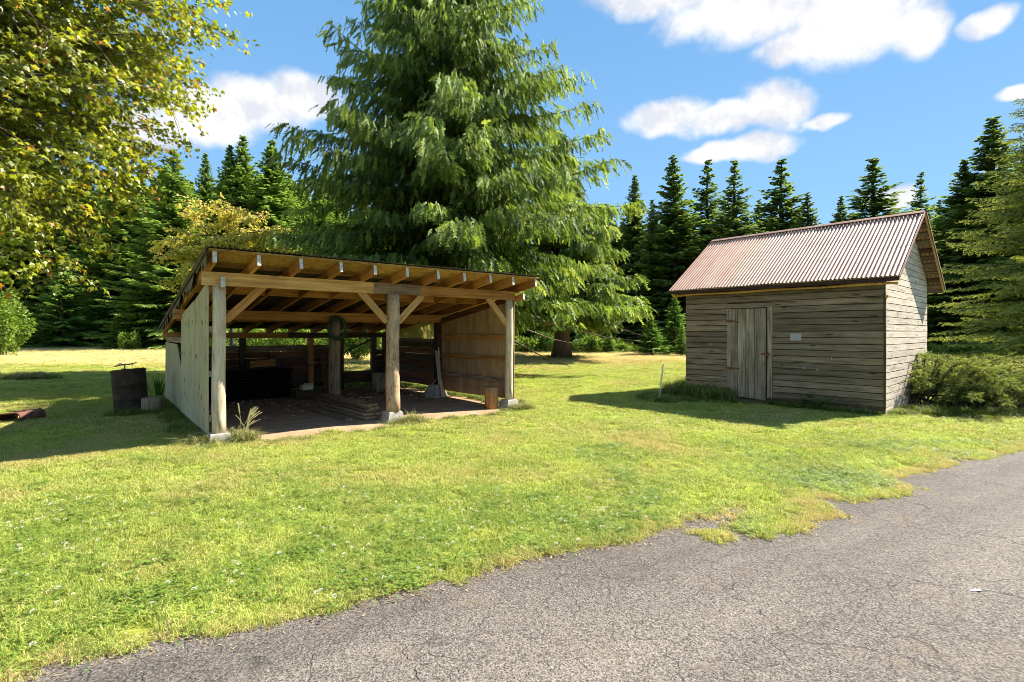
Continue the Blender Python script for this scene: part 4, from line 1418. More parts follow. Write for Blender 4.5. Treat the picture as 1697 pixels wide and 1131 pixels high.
# deep forest behind the front rows: reads as one dark mass
P_, Rr_, S_, I_ = [], [], [], []
for k in range(430):
    px = rng.uniform(-350, 2050)
    d = rng.uniform(57, 92)
    if px > 1000:
        d = rng.uniform(49, 84)
    if px > 1560:
        d -= 8
    x = (px - 848.5) / 850 * d
    top = 275 if px < 560 else (335 if px > 1010 else 330)
    h = (552 - rng.uniform(top, top + 70)) * d / 850 + 1.6
    if 1010 < px < 1580:
        h *= 0.95
    P_.append((x, d, 0)); Rr_.append((0, 0, rng.uniform(0, 6.28)))
    s = h / 18
    S_.append((s * 1.3, s * 1.3, s)); I_.append(2 if px < 700 else rng.integers(0, 3))
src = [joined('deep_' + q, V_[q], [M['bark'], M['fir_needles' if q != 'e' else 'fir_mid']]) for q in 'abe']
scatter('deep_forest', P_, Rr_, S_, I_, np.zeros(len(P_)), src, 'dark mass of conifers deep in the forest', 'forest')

# undergrowth along the forest foot
def leaf_blob(seed, r, h, n_, size, flat=0.0):
    rg = np.random.default_rng(seed)
    u = norm(rg.normal(size=(n_, 3)))
    rad = rg.uniform(0.35, 1, n_) ** 0.5 * (0.8 + 0.35 * np.sin(u[:, 0] * 5 + seed) * np.sin(u[:, 1] * 4 + 1) )
    c = u * rad[:, None] * np.array([r, r, h * 0.5]) + np.array([0, 0, h * 0.5])
    d = norm(u + rg.normal(0, .6, (n_, 3)) + np.array([0, 0, -.2]))
    e = norm(np.cross(d, rg.normal(size=(n_, 3))))
    sz = size * rg.uniform(.5, 1.3, n_)[:, None]
    T = np.stack([c - e * sz * .35, c + e * sz * .35, c + d * sz], 1)
    v = np.clip(0.25 + 0.5 * rad + 0.15 * u[:, 2] + rg.normal(0, .2, n_), 0, 1)
    return T, v


us = [soup_mesh('under_%d' % i, *leaf_blob(20 + i, 1.0, 1.1, 1400, 0.16), M['under']) for i in range(3)]
P_, Rr_, S_, I_ = [], [], [], []
for k in range(240):
    px = rng.uniform(-300, 2000)
    dmin = 46 if px < 560 else (37 if px < 1200 else 31)
    d = dmin + abs(rng.normal(0, 3.0))
    s = rng.uniform(0.45, 1.15)
    P_.append(((px - 848.5) / 850 * d, d, -0.1)); Rr_.append((0, 0, rng.uniform(0, 6.28))); S_.append((s * 1.3, s * 1.3, s * rng.uniform(.7, 1.4))); I_.append(rng.integers(0, 3))
scatter('forest_undergrowth', P_, Rr_, S_, I_, np.zeros(len(P_)), us, 'leafy undergrowth along the foot of the forest', 'undergrowth')


def bush(name, label, px, py_base, d, r, h, n_, size, mat, seed):
    x = (px - 848.5) / 850 * d
    e = empty(name, (x, d, 0))
    tag(e, label, 'bush')
    T, v = leaf_blob(seed, r, h, n_, size)
    link('foliage', soup_mesh(name + '_foliage', T, v, M[mat]), e)
    tb = Tubes()
    for k in range(5):
        a = k * 1.3
        tb.add([(0, 0, 0), (0.3 * r * math.cos(a), 0.3 * r * math.sin(a), h * 0.4), (0.6 * r * math.cos(a), 0.6 * r * math.sin(a), h * 0.75)], [0.04, 0.03, 0.01], 5, 0, False)
    tb.build('stems', M['bark'], e)


bush('round_bush', 'pale green rounded bush at the forest foot left of the shelter', 215, 580, 42, 0.95, 1.75, 2600, 0.14, 'lime', 31)
bush('lime_bush', 'bright lime green bush at the left picture edge', 2, 575, 33, 1.7, 4.3, 6000, 0.2, 'lime', 32)
bush('back_bush', 'bright green bush seen through the doorway gap in shelter back wall', 592, 590, 29, 1.9, 3.0, 6500, 0.16, 'lime', 33)
bush('back_bush', 'low bright bush behind the shelter left of the doorway gap', 490, 590, 30, 2.6, 2.6, 6500, 0.16, 'lime', 34)
bush('back_bush', 'bright bush behind the left half of the shelter back wall', 395, 590, 31, 2.3, 2.4, 5500, 0.16, 'lime', 36)
bush('side_bush', 'low leafy bush at the forest foot right of the shelter', 905, 590, 38, 1.3, 1.8, 3000, 0.15, 'weed', 35)


# ------------------------------------------------------------------ big cedars
def cedar(seed, H, Rr, low, step, nbr, frond, npair=6, keep=None, skew=0.0, trunk_r=0.45, clear=0.4):
    rg = np.random.default_rng(seed)
    tb = Tubes()
    kk = 10
    tb.add([(0.05 * math.sin(i), 0.05 * math.cos(i * 1.4), H * i / kk * 0.985) for i in range(kk + 1)],
           [trunk_r * ((1 - i / kk) ** 0.9 + 0.02) * (1.35 if i == 0 else 1) for i in range(kk + 1)], 12, 0.05)
    T, V = [], []
    z = low
    while z < H * 0.985:
        fr = (z - low) / (H - low)
        prof = (1 - fr) ** 1.22 * (0.80 + 0.2 * min(1, fr * 6))
        a0 = rg.uniform(0, 6.28)
        nb_ = nbr if fr < .8 else nbr - 2
        for b in range(nb_):
            a = a0 + 6.283 * b / nb_ + rg.uniform(-.4, .4)
            L = max(0.35, Rr * prof * rg.uniform(0.66, 1.10))
            d = np.array([math.cos(a), math.sin(a), 0.0])
            pv = np.array([-math.sin(a), math.cos(a), 0.0])
            up = 0.10 + 0.62 * fr + rg.uniform(-.12, .12)
            sag = 0.42 * (1 - fr) + 0.10
            zz = z + rg.uniform(-.4, .4) * step

            def curve(t):
                t = np.asarray(t, float)
                q = d * (L * t)[:, None]
                q[:, 2] = zz + L * (up * t - sag * 1.15 * t ** 2 + sag * 0.62 * t ** 3.2)
                return q
            if L > 0.9:
                cp_ = curve(np.linspace(0, 1, 6))
                tb.add([tuple(x) for x in cp_], list((0.018 + 0.008 * L) * (1 - np.linspace(0, .92, 6))), 5, 0, False)
            ns = max(3, int(L / 0.34))
            ts = 0.16 + 0.84 * (np.arange(ns) + rg.random(ns) * .6) / ns
            for t in ts:
                base = curve([t])[0]
                for s in (-1, 1):
                    sl_ = (0.30 + 1.15 * (1 - t)) * min(1.0, L / 4.0) * rg.uniform(.5, 1.2) + 0.18
                    ang = rg.uniform(.55, 1.15)
                    sd_ = d * math.cos(ang) + s * pv * math.sin(ang)
                    nf = max(2, int(sl_ / 0.080))
                    q = (np.arange(nf) + rg.random(nf)) / nf
                    fb = base + sd_ * (sl_ * q)[:, None]
                    fb[:, 2] += -0.20 * sl_ * q ** 1.5 + rg.uniform(-.04, .16, nf)
                    # fronds hang from the branchlet, fanning outward
                    fl = frond * rg.uniform(.55, 1.25, nf) * (0.75 + 0.5 * (1 - fr))
                    fd = norm(sd_ * rg.uniform(.05, .55, nf)[:, None] + d * rg.uniform(0, .35, nf)[:, None] + np.array([0, 0, -1.0]) * rg.uniform(.35, 1.35, nf)[:, None] + rg.normal(0, .2, (nf, 3)))
                    side = norm(np.cross(fd, d + rg.normal(0, .75, (nf, 3))))
                    nn_ = np.cross(fd, side)
                    if keep is not None:
                        ok = keep(fb + fd * fl[:, None]) & keep(fb)
                        fb, fl, fd, side, nn_ = fb[ok], fl[ok], fd[ok], side[ok], nn_[ok]
                        if not len(fb):
                            continue
                    nq = len(fb)
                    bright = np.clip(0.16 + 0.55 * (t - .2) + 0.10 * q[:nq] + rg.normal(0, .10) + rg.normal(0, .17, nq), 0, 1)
                    for kf in range(npair):
                        u = (kf + .3) / npair
                        st_ = fb + fd * (fl * u * .88)[:, None] + np.array([0, 0, -1.0]) * (0.12 * fl * u * u)[:, None]
                        hw = fd * (fl * .62 / npair)[:, None]
                        for s2 in (-1, 1):
                            ll = fl * (0.19 * math.sin(min(1.0, u * 1.2 + .25) * 2.6) + 0.06) * rg.uniform(.6, 1.3, nq)
                            ld = norm(fd * rg.uniform(.55, 1.0, nq)[:, None] + s2 * side * .85 + nn_ * rg.uniform(-.35, .2, nq)[:, None])
                            tp = st_ + ld * ll[:, None]
                            T.append(np.stack([st_ - hw, st_ + hw, tp], 1))
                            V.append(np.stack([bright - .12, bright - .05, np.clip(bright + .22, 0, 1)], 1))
        z += step * rg.uniform(.8, 1.2) * (1.0 - 0.35 * fr)
    return tb, np.concatenate(T), np.clip(np.concatenate(V), 0, 1)


CX, CY = (742 - 848.5) / 850 * 19.6, 19.6


def keep_cedar(p):
    lx, ly = to_local(p[:, 0] + CX, p[:, 1] + CY, PS_O, PS_A)
    inside = (lx > -0.6) & (lx < 6.1) & (ly > -1) & (ly < 7.0)
    z = p[:, 2]
    return ~(inside & (z < 2.95 - 0.142 * ly)) & (z > 1.75 + 0.35 * np.sin(p[:, 0] * 2.1) + 0.3 * np.sin(p[:, 1] * 1.7))


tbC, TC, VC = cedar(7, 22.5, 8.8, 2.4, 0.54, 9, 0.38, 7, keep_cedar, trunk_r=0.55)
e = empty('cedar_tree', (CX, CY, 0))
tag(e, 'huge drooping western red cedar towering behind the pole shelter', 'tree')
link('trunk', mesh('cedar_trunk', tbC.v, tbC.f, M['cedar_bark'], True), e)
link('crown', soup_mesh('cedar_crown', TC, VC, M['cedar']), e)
print('cedar tris', len(TC))

d2 = 31.0
CX2 = (930 - 848.5) / 850 * d2
tb2, T2, V2 = cedar(9, 13.5, 6.4, 2.5, 0.60, 9, 0.62, 6, lambda p: p[:, 2] > 1.9 + 0.4 * np.sin(p[:, 0] * 1.9), trunk_r=0.50)
e = empty('cedar_tree', (CX2, d2, 0))
tag(e, 'smaller broad cedar with thick visible trunk right of the shelter', 'tree')
link('trunk', mesh('cedar_trunk_b', tb2.v, tb2.f, M['cedar_bark'], True), e)
link('crown', soup_mesh('cedar_crown_b', T2, V2, M['cedar']), e)
print('cedar2 tris', len(T2))


# ------------------------------------------------------------------ near spruce on the right: only its boughs reach into the picture
def spruce_boughs():
    rg = np.random.default_rng(77)
    tb = Tubes()
    H = 12.3
    tb.add([(0, 0, H * i / 8) for i in range(9)], [0.26 * (1 - i / 8) + 0.02 for i in range(9)], 10, 0.04)
    T, V = [], []
    z = 0.9
    while z < H * .97:
        fr = z / H
        nb_ = 12
        a0 = rg.uniform(0, 6.28)
        for b in range(nb_):
            a = a0 + 6.283 * b / nb_ + rg.uniform(-.25, .25)
            L = max(.3, 4.7 * (1 - fr) ** .8 * rg.uniform(.75, 1.08))
            d = np.array([math.cos(a), math.sin(a), 0])
            pv = np.array([-math.sin(a), math.cos(a), 0])
            up = -0.02 + .5 * fr + rg.uniform(-.2, .2)
            zz = z + rg.uniform(-.3, .3)
            cz = lambda t: zz + L * (up * t - .30 * t ** 2 + .20 * t ** 3)
            tb.add([tuple(d * L * t + np.array([0, 0, cz(t)])) for t in (0, .35, .7, 1)], [.03 + .006 * L, .02, .012, .004], 5, 0, False)
            ns = max(4, int(L / .13))
            for i in range(ns):
                t = .18 + .82 * (i + rg.random()) / ns
                base = d * L * t + np.array([0, 0, cz(t)])
                for s in (-1, 1):
                    sl_ = (.16 + .62 * (1 - t) ** .9) * rg.uniform(.55, 1.15) * min(1, L / 2.5)+.05
                    ang = rg.uniform(.6, 1.0)
                    sd_ = d * math.cos(ang) + s * pv * math.sin(ang) + np.array([0, 0, rg.uniform(-.35, .05)])
                    sd_ = sd_ / np.linalg.norm(sd_)
                    nf = max(4, int(sl_ / .032))
                    q = rg.random(nf)
                    fb = base + sd_ * (sl_ * q)[:, None]
                    fb[:, 2] -= .12 * sl_ * q ** 2
                    nd_ = norm(sd_ * rg.uniform(.7, 1.3, nf)[:, None] + rg.normal(0, .55, (nf, 3)))
                    ll = rg.uniform(.07, .13, nf)[:, None]
                    sidev = norm(np.cross(nd_, rg.normal(size=(nf, 3)))) * .016
                    T.append(np.stack([fb - sidev, fb + sidev, fb + nd_ * ll], 1))
                    vb = np.clip(.10 + .45 * t + .35 * q + rg.normal(0, .12, nf), 0, 1)
                    V.append(np.stack([vb, vb, np.clip(vb + .15, 0, 1)], 1))
        z += rg.uniform(.30, .46)
    return tb, np.concatenate(T), np.concatenate(V)


tbS, TS, VS = spruce_boughs()
e = empty('spruce_tree', (20.3, 19.0, 0))
tag(e, 'near yellow green spruce reaching into the right edge of the picture', 'tree')
link('trunk', mesh('spruce_trunk', tbS.v, tbS.f, M['bark'], True), e)
link('crown', soup_mesh('spruce_crown', TS, VS, M['spruce']), e)
print('spruce tris', len(TS))

# ------------------------------------------------------------------ maple at upper left
_lobe = [(0, -.08), (.42, -.08), (.30, .12), (.58, .40), (.20, .40), (.0, .92), (-.20, .40), (-.58, .40), (-.30, .12), (-.42, -.08)]
LEAF = np.array([(x, y, 0) for x, y in _lobe])


def leaves(P, D, N, size, var):
    """maple leaves at P, blade direction D, normal N"""
    D = norm(D)
    X = norm(np.cross(D, N))
    N = np.cross(X, D)
    k = len(LEAF)
    pl = LEAF[None] * size[:, None, None]
    W_ = P[:, None] + X[:, None] * pl[..., 0:1] + D[:, None] * pl[..., 1:2] + N[:, None] * (-0.35 * np.abs(pl[..., 0:1]) - .18 * pl[..., 1:2])
    c = P + D * (size * .22)[:, None]
    T = np.stack([np.repeat(c[:, None], k, 1), W_, np.roll(W_, -1, 1)], 2)
    return T.reshape(-1, 3, 3), np.repeat(var, k)


def broadleaf(seed, trunk, crown_c, crown_r, nlimb, ntwig, nleaf, size, varf, keep=None, az=None, trunk_r=0.3):
    rg = np.random.default_rng(seed)
    tb = Tubes()
    tx = np.array(trunk, float)
    cc = np.array(crown_c, float)
    cr = np.array(crown_r, float)
    tb.add([tuple(tx), tuple(tx * .5 + np.array([tx[0], tx[1], cc[2] * .4]) * .5), (tx[0], tx[1], cc[2] * .55), (cc[0], cc[1], cc[2] * 1.0), (cc[0], cc[1], cc[2] + cr[2] * .7)], [trunk_r * 1.3, trunk_r, trunk_r * .85, trunk_r * .5, .03], 10, .06)
    LP, LD, LN, LV = [], [], [], []
    for i in range(nlimb):
        u = rg.normal(size=3)
        u[2] = u[2] * .8 - .1
        u = u / np.linalg.norm(u)
        if az is not None and u @ az < -.35:
            continue
        tip = cc + u * cr * rg.uniform(.72, 1.0)
        root = np.array([cc[0], cc[1], cc[2] - cr[2] * .45 + rg.uniform(0, .8) * cr[2]])
        m1 = root * .55 + tip * .45 + np.array([0, 0, .5])
        ctrl = [root, m1, tip]
        bz = lambda t: (1 - t) ** 2 * ctrl[0] + 2 * t * (1 - t) * ctrl[1] + t * t * ctrl[2]
        tt_ = 1.0
        if keep is not None:
            probe = np.linspace(0.2, 1, 17)
            good = keep(np.array([bz(t) + np.array([.25, 0, 0]) for t in probe]))
            bad = np.where(~good)[0]
            tt_ = 1.0 if not len(bad) else float(probe[max(0, bad[0] - 1)])
        if tt_ > .3:
            tb.add([tuple(bz(t)) for t in np.linspace(0, tt_, 6)], [.055, .045, .033, .022, .013, .006], 5, 0, False)
        for j in range(ntwig):
            t = rg.uniform(.35, 1) ** .8
            b0 = bz(t)
            dr = rg.normal(size=3) + (tip - root) / np.linalg.norm(tip - root) * .9
            dr[2] = dr[2] * .45 - .18
            dr = dr / np.linalg.norm(dr)
            tl = rg.uniform(.4, 1.15) * (cr.mean() / 4.0)
            if keep is None or keep((b0 + dr * (tl + .15))[None])[0]:
              tb.add([tuple(b0), tuple(b0 + dr * tl * .5 + np.array([0, 0, .03])), tuple(b0 + dr * tl + np.array([0, 0, -.08 * tl]))], [.010, .007, .003], 3, 0, False)
            q = rg.random(nleaf) ** .7
            p = b0 + dr * (tl * q)[:, None] + rg.normal(0, .085, (nleaf, 3)) * np.array([1, 1, .55])
            p[:, 2] -= .08 * tl * q ** 2
            ld = norm(dr * .5 + rg.normal(0, .65, (nleaf, 3)) + np.array([0, 0, -.45]))
            ln = norm(np.array([0, 0, 1.0]) + u * .5 + rg.normal(0, .45, (nleaf, 3)))
            LP.append(p); LD.append(ld); LN.append(ln)
            LV.append(varf(rg, t, q, p, rg.normal(0, .1)))
    P, D, N, v = (np.concatenate(a) for a in (LP, LD, LN, LV))
    if keep is not None:
        ok = keep(P)
        P, D, N, v = P[ok], D[ok], N[ok], v[ok]
    T, vv = leaves(P, D, N, size * rg.uniform(.65, 1.25, len(P)), v)
    return tb, T, vv


def maple_var(rg, t, q, p, sh_):
    base = .28 + .18 * t + .10 * q + sh_ + rg.normal(0, .12, len(q))
    red = rg.random(len(q)) < (.035 + .06 * (t > .85))
    return np.clip(np.where(red, rg.uniform(.8, 1, len(q)), np.minimum(base, .80)), 0, 1)


def maple_keep(p):
    # crown thins out below: ragged hem about head height; boughs reach further out high up
    x, y, z = p[:, 0], p[:, 1], p[:, 2]
    wob = 0.35 * np.sin(z * 3.1) + 0.25 * np.sin(z * 7.3 + 1)
    reach = -7.55 - 0.5 * (y - 10) + 0.55 * np.maximum(0, z - 4.7) + wob
    return (z > 2.15 + 0.25 * np.sin(x * 3.0) + 0.2 * np.sin(y * 4.0)) & (x < reach)


tbM, TM, VM = broadleaf(42, (-13.6, 9.6, 0), (-12.2, 10.0, 7.7), (5.9, 5.2, 6.4), 240, 25, 18, 0.12, maple_var, maple_keep, np.array([1, 0, 0]), 0.34)
e = empty('maple_tree', (0, 0, 0))
o1 = tbM.build('trunk', M['maple_bark'], e)
o2 = link('crown', soup_mesh('maple_crown', TM, VM, M['maple']), e)
for o_ in (o1, o2):
    o_.data.transform(Matrix.Translation((13.6, -9.6, 0)))
e.location = (-13.6, 9.6, 0)
tag(e, 'near maple with yellow green and russet leaves filling the upper left', 'tree')
print('maple tris', len(TM))


def vine_var(rg, t, q, p, sh_):
    top = np.clip((p[:, 2] - 3.0) / 4.5, 0, 1)
    return np.clip(.02 + .34 * top + .25 * t + sh_ + rg.normal(0, .16, len(q)), 0, 1)


vd_ = 21.0
vx = (385 - 848.5) / 850 * vd_
tbV, TV, VVv = broadleaf(51, (vx, vd_, 0), (vx - .2, vd_, 4.7), (2.9, 2.2, 2.5), 70, 12, 13, 0.13, vine_var, None, None, 0.11)
e = empty('vine_maple', (vx, vd_, 0))
o1 = tbV.build('trunk', M['maple_bark'], e)
o2 = link('crown', soup_mesh('vine_maple_crown', TV, VVv, M['vine_maple']), e)
for o_ in (o1, o2):
    o_.data.transform(Matrix.Translation((-vx, -vd_, 0)))
tag(e, 'small yellow and pink leaved tree behind the left roof corner of shelter', 'tree')


# ------------------------------------------------------------------ juniper right of the shed
def juniper():
    rg = np.random.default_rng(8)
    tb = Tubes()
    T, V = [], []
    for k in range(260):
        ox, oy = rg.uniform(-0.3, 5.0), rg.uniform(-0.3, 1.3)          # along / away
        a = rg.uniform(-1.2, 4.4)
        L = rg.uniform(.8, 2.0)
        d = np.array([math.cos(a), math.sin(a) * .8, 0])
        if ox < .6 and d[0] < 0:
            d[0] *= -.4
        hh = max(.34, 1.08 - .24 * max(0, ox - .3)) * rg.uniform(.4, 1.05)
        root = np.array([ox * .7 + .35, oy * .7 + .2, 0])
        ts = np.linspace(0, 1, 7)
        cv = root + d * (L * ts)[:, None] + np.stack([np.zeros(7), np.zeros(7), hh * np.sin(ts * 2.15) * 1.05], 1)
        cv[:, 0] = np.maximum(cv[:, 0], 0.0)
        tb.add([tuple(x) for x in cv], list(.016 * (1 - ts * .85)), 4, 0, False)
        n_ = int(L / .045)
        for i in range(n_):
            t = .15 + .85 * (i + rg.random()) / n_
            j = min(5, int(t * 6)); ff = t * 6 - j
            b0 = cv[j] * (1 - ff) + cv[j + 1] * ff
            tg = norm(cv[j + 1] - cv[j])
            for s in (-1, 1):
                sl_ = rg.uniform(.10, .30) * (1.15 - .6 * t)
                pv = np.cross(tg, [0, 0, 1.0])
                sd_ = norm(tg * .9 + s * pv * rg.uniform(.3, .9) + np.array([0, 0, rg.uniform(-.45, .25)]))
                m_ = 9
                q = rg.random(m_)
                fb = b0 + sd_ * (sl_ * q)[:, None]
                nd_ = norm(sd_ + rg.normal(0, .6, (m_, 3)))
                sv_ = norm(np.cross(nd_, rg.normal(size=(m_, 3)))) * .0075
                T.append(np.stack([fb - sv_, fb + sv_, fb + nd_ * rg.uniform(.035, .075, m_)[:, None]], 1))
                vb = np.clip(-.10 + .42 * t + .3 * q + .45 * (b0[2] / 1.0 - .3) + rg.normal(0, .12, m_), 0, 1)  # low and inner sprays coloured darker, standing in for shade inside the bush
                V.append(np.repeat(vb[:, None], 3, 1))
    return tb, np.concatenate(T), np.concatenate(V)


tbJ, TJ, VJ = juniper()
jp = to_world(1.75, -0.55, SH_O, SH_A)
e = empty('juniper_bush', (jp[0] - 0.50, jp[1] - 0.45, 0), R(2))
tag(e, 'sprawling grey green juniper against the gable wall of the small shed', 'bush')
link('stems', mesh('juniper_stems', tbJ.v, tbJ.f, M['bark'], True), e)
link('foliage', soup_mesh('juniper_foliage', TJ, VJ, M['juniper']), e)


# ------------------------------------------------------------------ grass
def clump(seed, nb_, rad, h0, h1, wid, bend, lean=0.5, vs=(0, 1)):
    rg = np.random.default_rng(seed)
    a = rg.uniform(0, 6.283, nb_)
    r_ = rad * np.sqrt(rg.random(nb_))
    base = np.stack([r_ * np.cos(a), r_ * np.sin(a), np.full(nb_, -.004)], 1)
    b = rg.uniform(0, 6.283, nb_)
    d = np.stack([np.cos(b), np.sin(b), np.zeros(nb_)], 1)
    s = np.stack([-np.sin(b + rg.normal(0, .5, nb_)), np.cos(b), np.zeros(nb_)], 1) * wid * rg.uniform(.6, 1.2, nb_)[:, None]
    h = rg.uniform(h0, h1, nb_)[:, None]
    ln = rg.uniform(.1, lean, nb_)[:, None]
    z = np.array([0, 0, 1.0])
    m1 = base + z * h * .55 + d * h * ln * .45
    tip = base + z * h * rg.uniform(.75, 1.0, nb_)[:, None] * (1 - bend * ln) + d * h * ln * (1 + bend)
    T = np.concatenate([np.stack([base - s, base + s, m1 + s * .8], 1), np.stack([base - s, m1 + s * .8, m1 - s * .8], 1), np.stack([m1 - s * .8, m1 + s * .8, tip], 1)])
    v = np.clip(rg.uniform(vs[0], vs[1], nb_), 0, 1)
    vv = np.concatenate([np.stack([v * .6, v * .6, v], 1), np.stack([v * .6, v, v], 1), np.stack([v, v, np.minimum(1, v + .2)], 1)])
    return T, vv


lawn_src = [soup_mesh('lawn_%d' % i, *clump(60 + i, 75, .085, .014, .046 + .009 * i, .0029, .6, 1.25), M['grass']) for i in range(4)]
mead_src = [soup_mesh('mead_%d' % i, *clump(70 + i, 60, .16, .18, .5, .004, .4, .5), M['meadow']) for i in range(2)]
tall_src = [soup_mesh('tall_%d' % i, *clump(80 + i, 60, .10, .14, .42, .0038, .7, .75), M['tall']) for i in range(3)]


def ok_mask(x, y, margin=True):
    m_ = ~in_poly(x, y, road_poly)
    m_ &= ~in_poly(x, y, dirt_poly)
    lx, ly = to_local(x, y, SH_O, SH_A)
    m_ &= ~((lx > -.03) & (lx < 3.9) & (ly > -.02) & (ly < 4.2))
    return m_


def region(y0, y1, dens):
    area = (y1 - y0) * (y0 + y1) * 1.08
    n_ = int(area * dens)
    y = np.sqrt(rng.uniform(y0 * y0, y1 * y1, n_))
    x = rng.uniform(-1.08, 1.08, n_) * y + rng.uniform(-.4, .4, n_)
    return x, y


GX, GY, GS, GH = [], [], [], []
for (y0, y1, dn, s, hs) in ((1.9, 4.5, 230, .85, 1.0), (4.5, 8, 150, 1.05, 1.0), (8, 14, 62, 1.6, 1.05), (14, 22, 24, 2.4, 1.2), (22, 34, 8, 3.8, 1.5)):
    x, y = region(y0, y1, dn)
    GX.append(x); GY.append(y); GS.append(np.full(len(x), s)); GH.append(np.full(len(x), hs))
GX, GY, GS, GH = map(np.concatenate, (GX, GY, GS, GH))
ed_ = edge_dist(GX, GY)
m_ = ok_mask(GX, GY) & ((ed_ > .16) | (fbm(GX, GY, 4.0) + ed_ * 2.2 > .58)) & (meadow_f(GX, GY) < rng.random(len(GX)) * .9 + .1)
GX, GY, GS, GH = GX[m_], GY[m_], GS[m_], GH[m_]
# grass creeping over the tattered edge of the drive, and a lone tuft
ex_, ey_ = [], []
for p in pts[(pts[:, 1] > 2) & (pts[:, 1] < 9)]:
    if fbm(p[0], p[1], 2.5) < .47:
        continue
    for _ in range(3):
        ex_.append(p[0] + rng.normal(0, .05)); ey_.append(p[1] + rng.normal(0.02, .045))
tp_ = gpos(1181, 890)
for _ in range(40):
    ex_.append(tp_[0] + rng.normal(0, .075)); ey_.append(tp_[1] + rng.normal(0, .05))
ex_, ey_ = np.array(ex_), np.array(ey_)
GX = np.concatenate([GX, ex_]); GY = np.concatenate([GY, ey_]); GS = np.concatenate([GS, np.full(len(ex_), .6)]); GH = np.concatenate([GH, np.full(len(ex_), .9)])
ng_ = len(GX)
dr = np.clip(dry_f(GX, GY) + rng.normal(0, .13, ng_), 0, 1)
hv = GH * (0.75 + .7 * fbm(GX, GY, 1.3)) * rng.uniform(.8, 1.2, ng_)
scl = np.stack([GS, GS, hv], 1)
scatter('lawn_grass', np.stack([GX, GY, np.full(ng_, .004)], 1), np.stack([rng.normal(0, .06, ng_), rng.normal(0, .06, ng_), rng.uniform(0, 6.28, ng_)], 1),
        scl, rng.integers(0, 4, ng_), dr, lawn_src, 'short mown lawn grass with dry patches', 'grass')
print('lawn clumps', ng_)

# dry meadow beyond the lawn
x, y = region(19, 50, 9)
m_ = ok_mask(x, y) & (meadow_f(x, y) > rng.random(len(x)) * .9 + .05)
x, y = x[m_], y[m_]
k = len(x)
s = rng.uniform(1.6, 2.8, k)
scatter('meadow_grass', np.stack([x, y, np.zeros(k)], 1), np.stack([np.zeros(k), np.zeros(k), rng.uniform(0, 6.28, k)], 1),
        np.stack([s, s, rng.uniform(.35, .85, k) * (0.6 + np.clip((y - 26) / 22, 0, 1))], 1), rng.integers(0, 2, k), np.clip(fbm(x, y, .3) * 1.3 - .2, 0, 1), mead_src, 'pale straw coloured dry meadow grass', 'grass')
print('meadow clumps', k)

# taller grass at walls, posts and odd corners
TX, TY, TZ, TD = [], [], [], []


def tall_line(ax, ay, bx, by, n_, spread, h, dry=.1):
    for _ in range(n_):
        t = rng.random()
        TX.append(ax + (bx - ax) * t + rng.normal(0, spread)); TY.append(ay + (by - ay) * t + rng.normal(0, spread)); TZ.append(h * rng.uniform(.55, 1.25)); TD.append(dry + rng.normal(0, .15))


def shw(a, b):
    return to_world(a, b, SH_O, SH_A)


tall_line(*shw(-.22, 2.95), *shw(-.25, 4.5), 150, .14, 1.25)
tall_line(*shw(-.12, 4.4), *shw(1.2, 4.6), 60, .2, 1.3, .25)
tall_line(*shw(-.14, .1), *shw(-.12, 2.05), 90, .05, .42)
tall_line(*shw(.0, -.14), *shw(1.2, -.16), 45, .06, .5, .3)
tall_line(*shw(-.6, 3.0), *shw(-.9, 4.8), 70, .3, .45)
for (a, b, n_, h) in ((0.25, -.12, 20, .6), (-.25, .1, 40, .5), (2.75, -.3, 12, .4), (2.95, -.3, 12, .6), (5.5, -.28, 26, .45), (5.75, .2, 30, .55)):
    q = to_world(a, b, PS_O, PS_A)
    tall_line(*q, q[0] + .1, q[1] + .05, n_, .10, h, .35)
tall_line(*to_world(-.28, .2, PS_O, PS_A), *to_world(-.3, 6, PS_O, PS_A), 110, .07, .40)
tall_line(*to_world(5.78, .3, PS_O, PS_A), *to_world(5.8, 6, PS_O, PS_A), 110, .10, .45)
tall_line(*to_world(0, 6.5, PS_O, PS_A), *to_world(5.6, 6.5, PS_O, PS_A), 80, .2, .5)
tall_line(mp[0] - .8, mp[1] - .35, mp[0] + .9, mp[1] - .3, 170, .28, .95, .45)
tall_line(kp[0], kp[1], kp[0] + .2, kp[1] + .1, 20, .12, .6)
tall_line(bp[0], bp[1] - .3, bp[0] + .5, bp[1] - .25, 30, .12, .5)
tall_line(7.9, 10.1, 10.6, 9.9, 160, .16, .55, .1)
tall_line(CX2 - .6, d2 - .6, CX2 + .8, d2 - .6, 60, .4, 1.0, .2)
for q_ in dirt_poly[:90:2]:
    if rng.random() < .7:
        tall_line(q_[0], q_[1], q_[0], q_[1], 2, .05, .22, .25)
k = len(TX)
TX, TY = np.array(TX), np.array(TY)
lxs, lys = to_local(TX, TY, SH_O, SH_A)
okk = ~((lxs > -.05) & (lxs < 3.9) & (lys > -.03) & (lys < 4.2))
TX, TY, TZ, TD = TX[okk], TY[okk], np.array(TZ)[okk], np.array(TD)[okk]
k = len(TX)
scatter('tall_grass', np.stack([TX, TY, np.zeros(k)], 1), np.stack([rng.normal(0, .1, k), rng.normal(0, .1, k), rng.uniform(0, 6.28, k)], 1),
        np.stack([rng.uniform(.7, 1.1, k)] * 2 + [TZ], 1), rng.integers(0, 3, k), np.clip(TD, 0, 1), tall_src, 'longer uncut grass along walls and posts', 'grass')

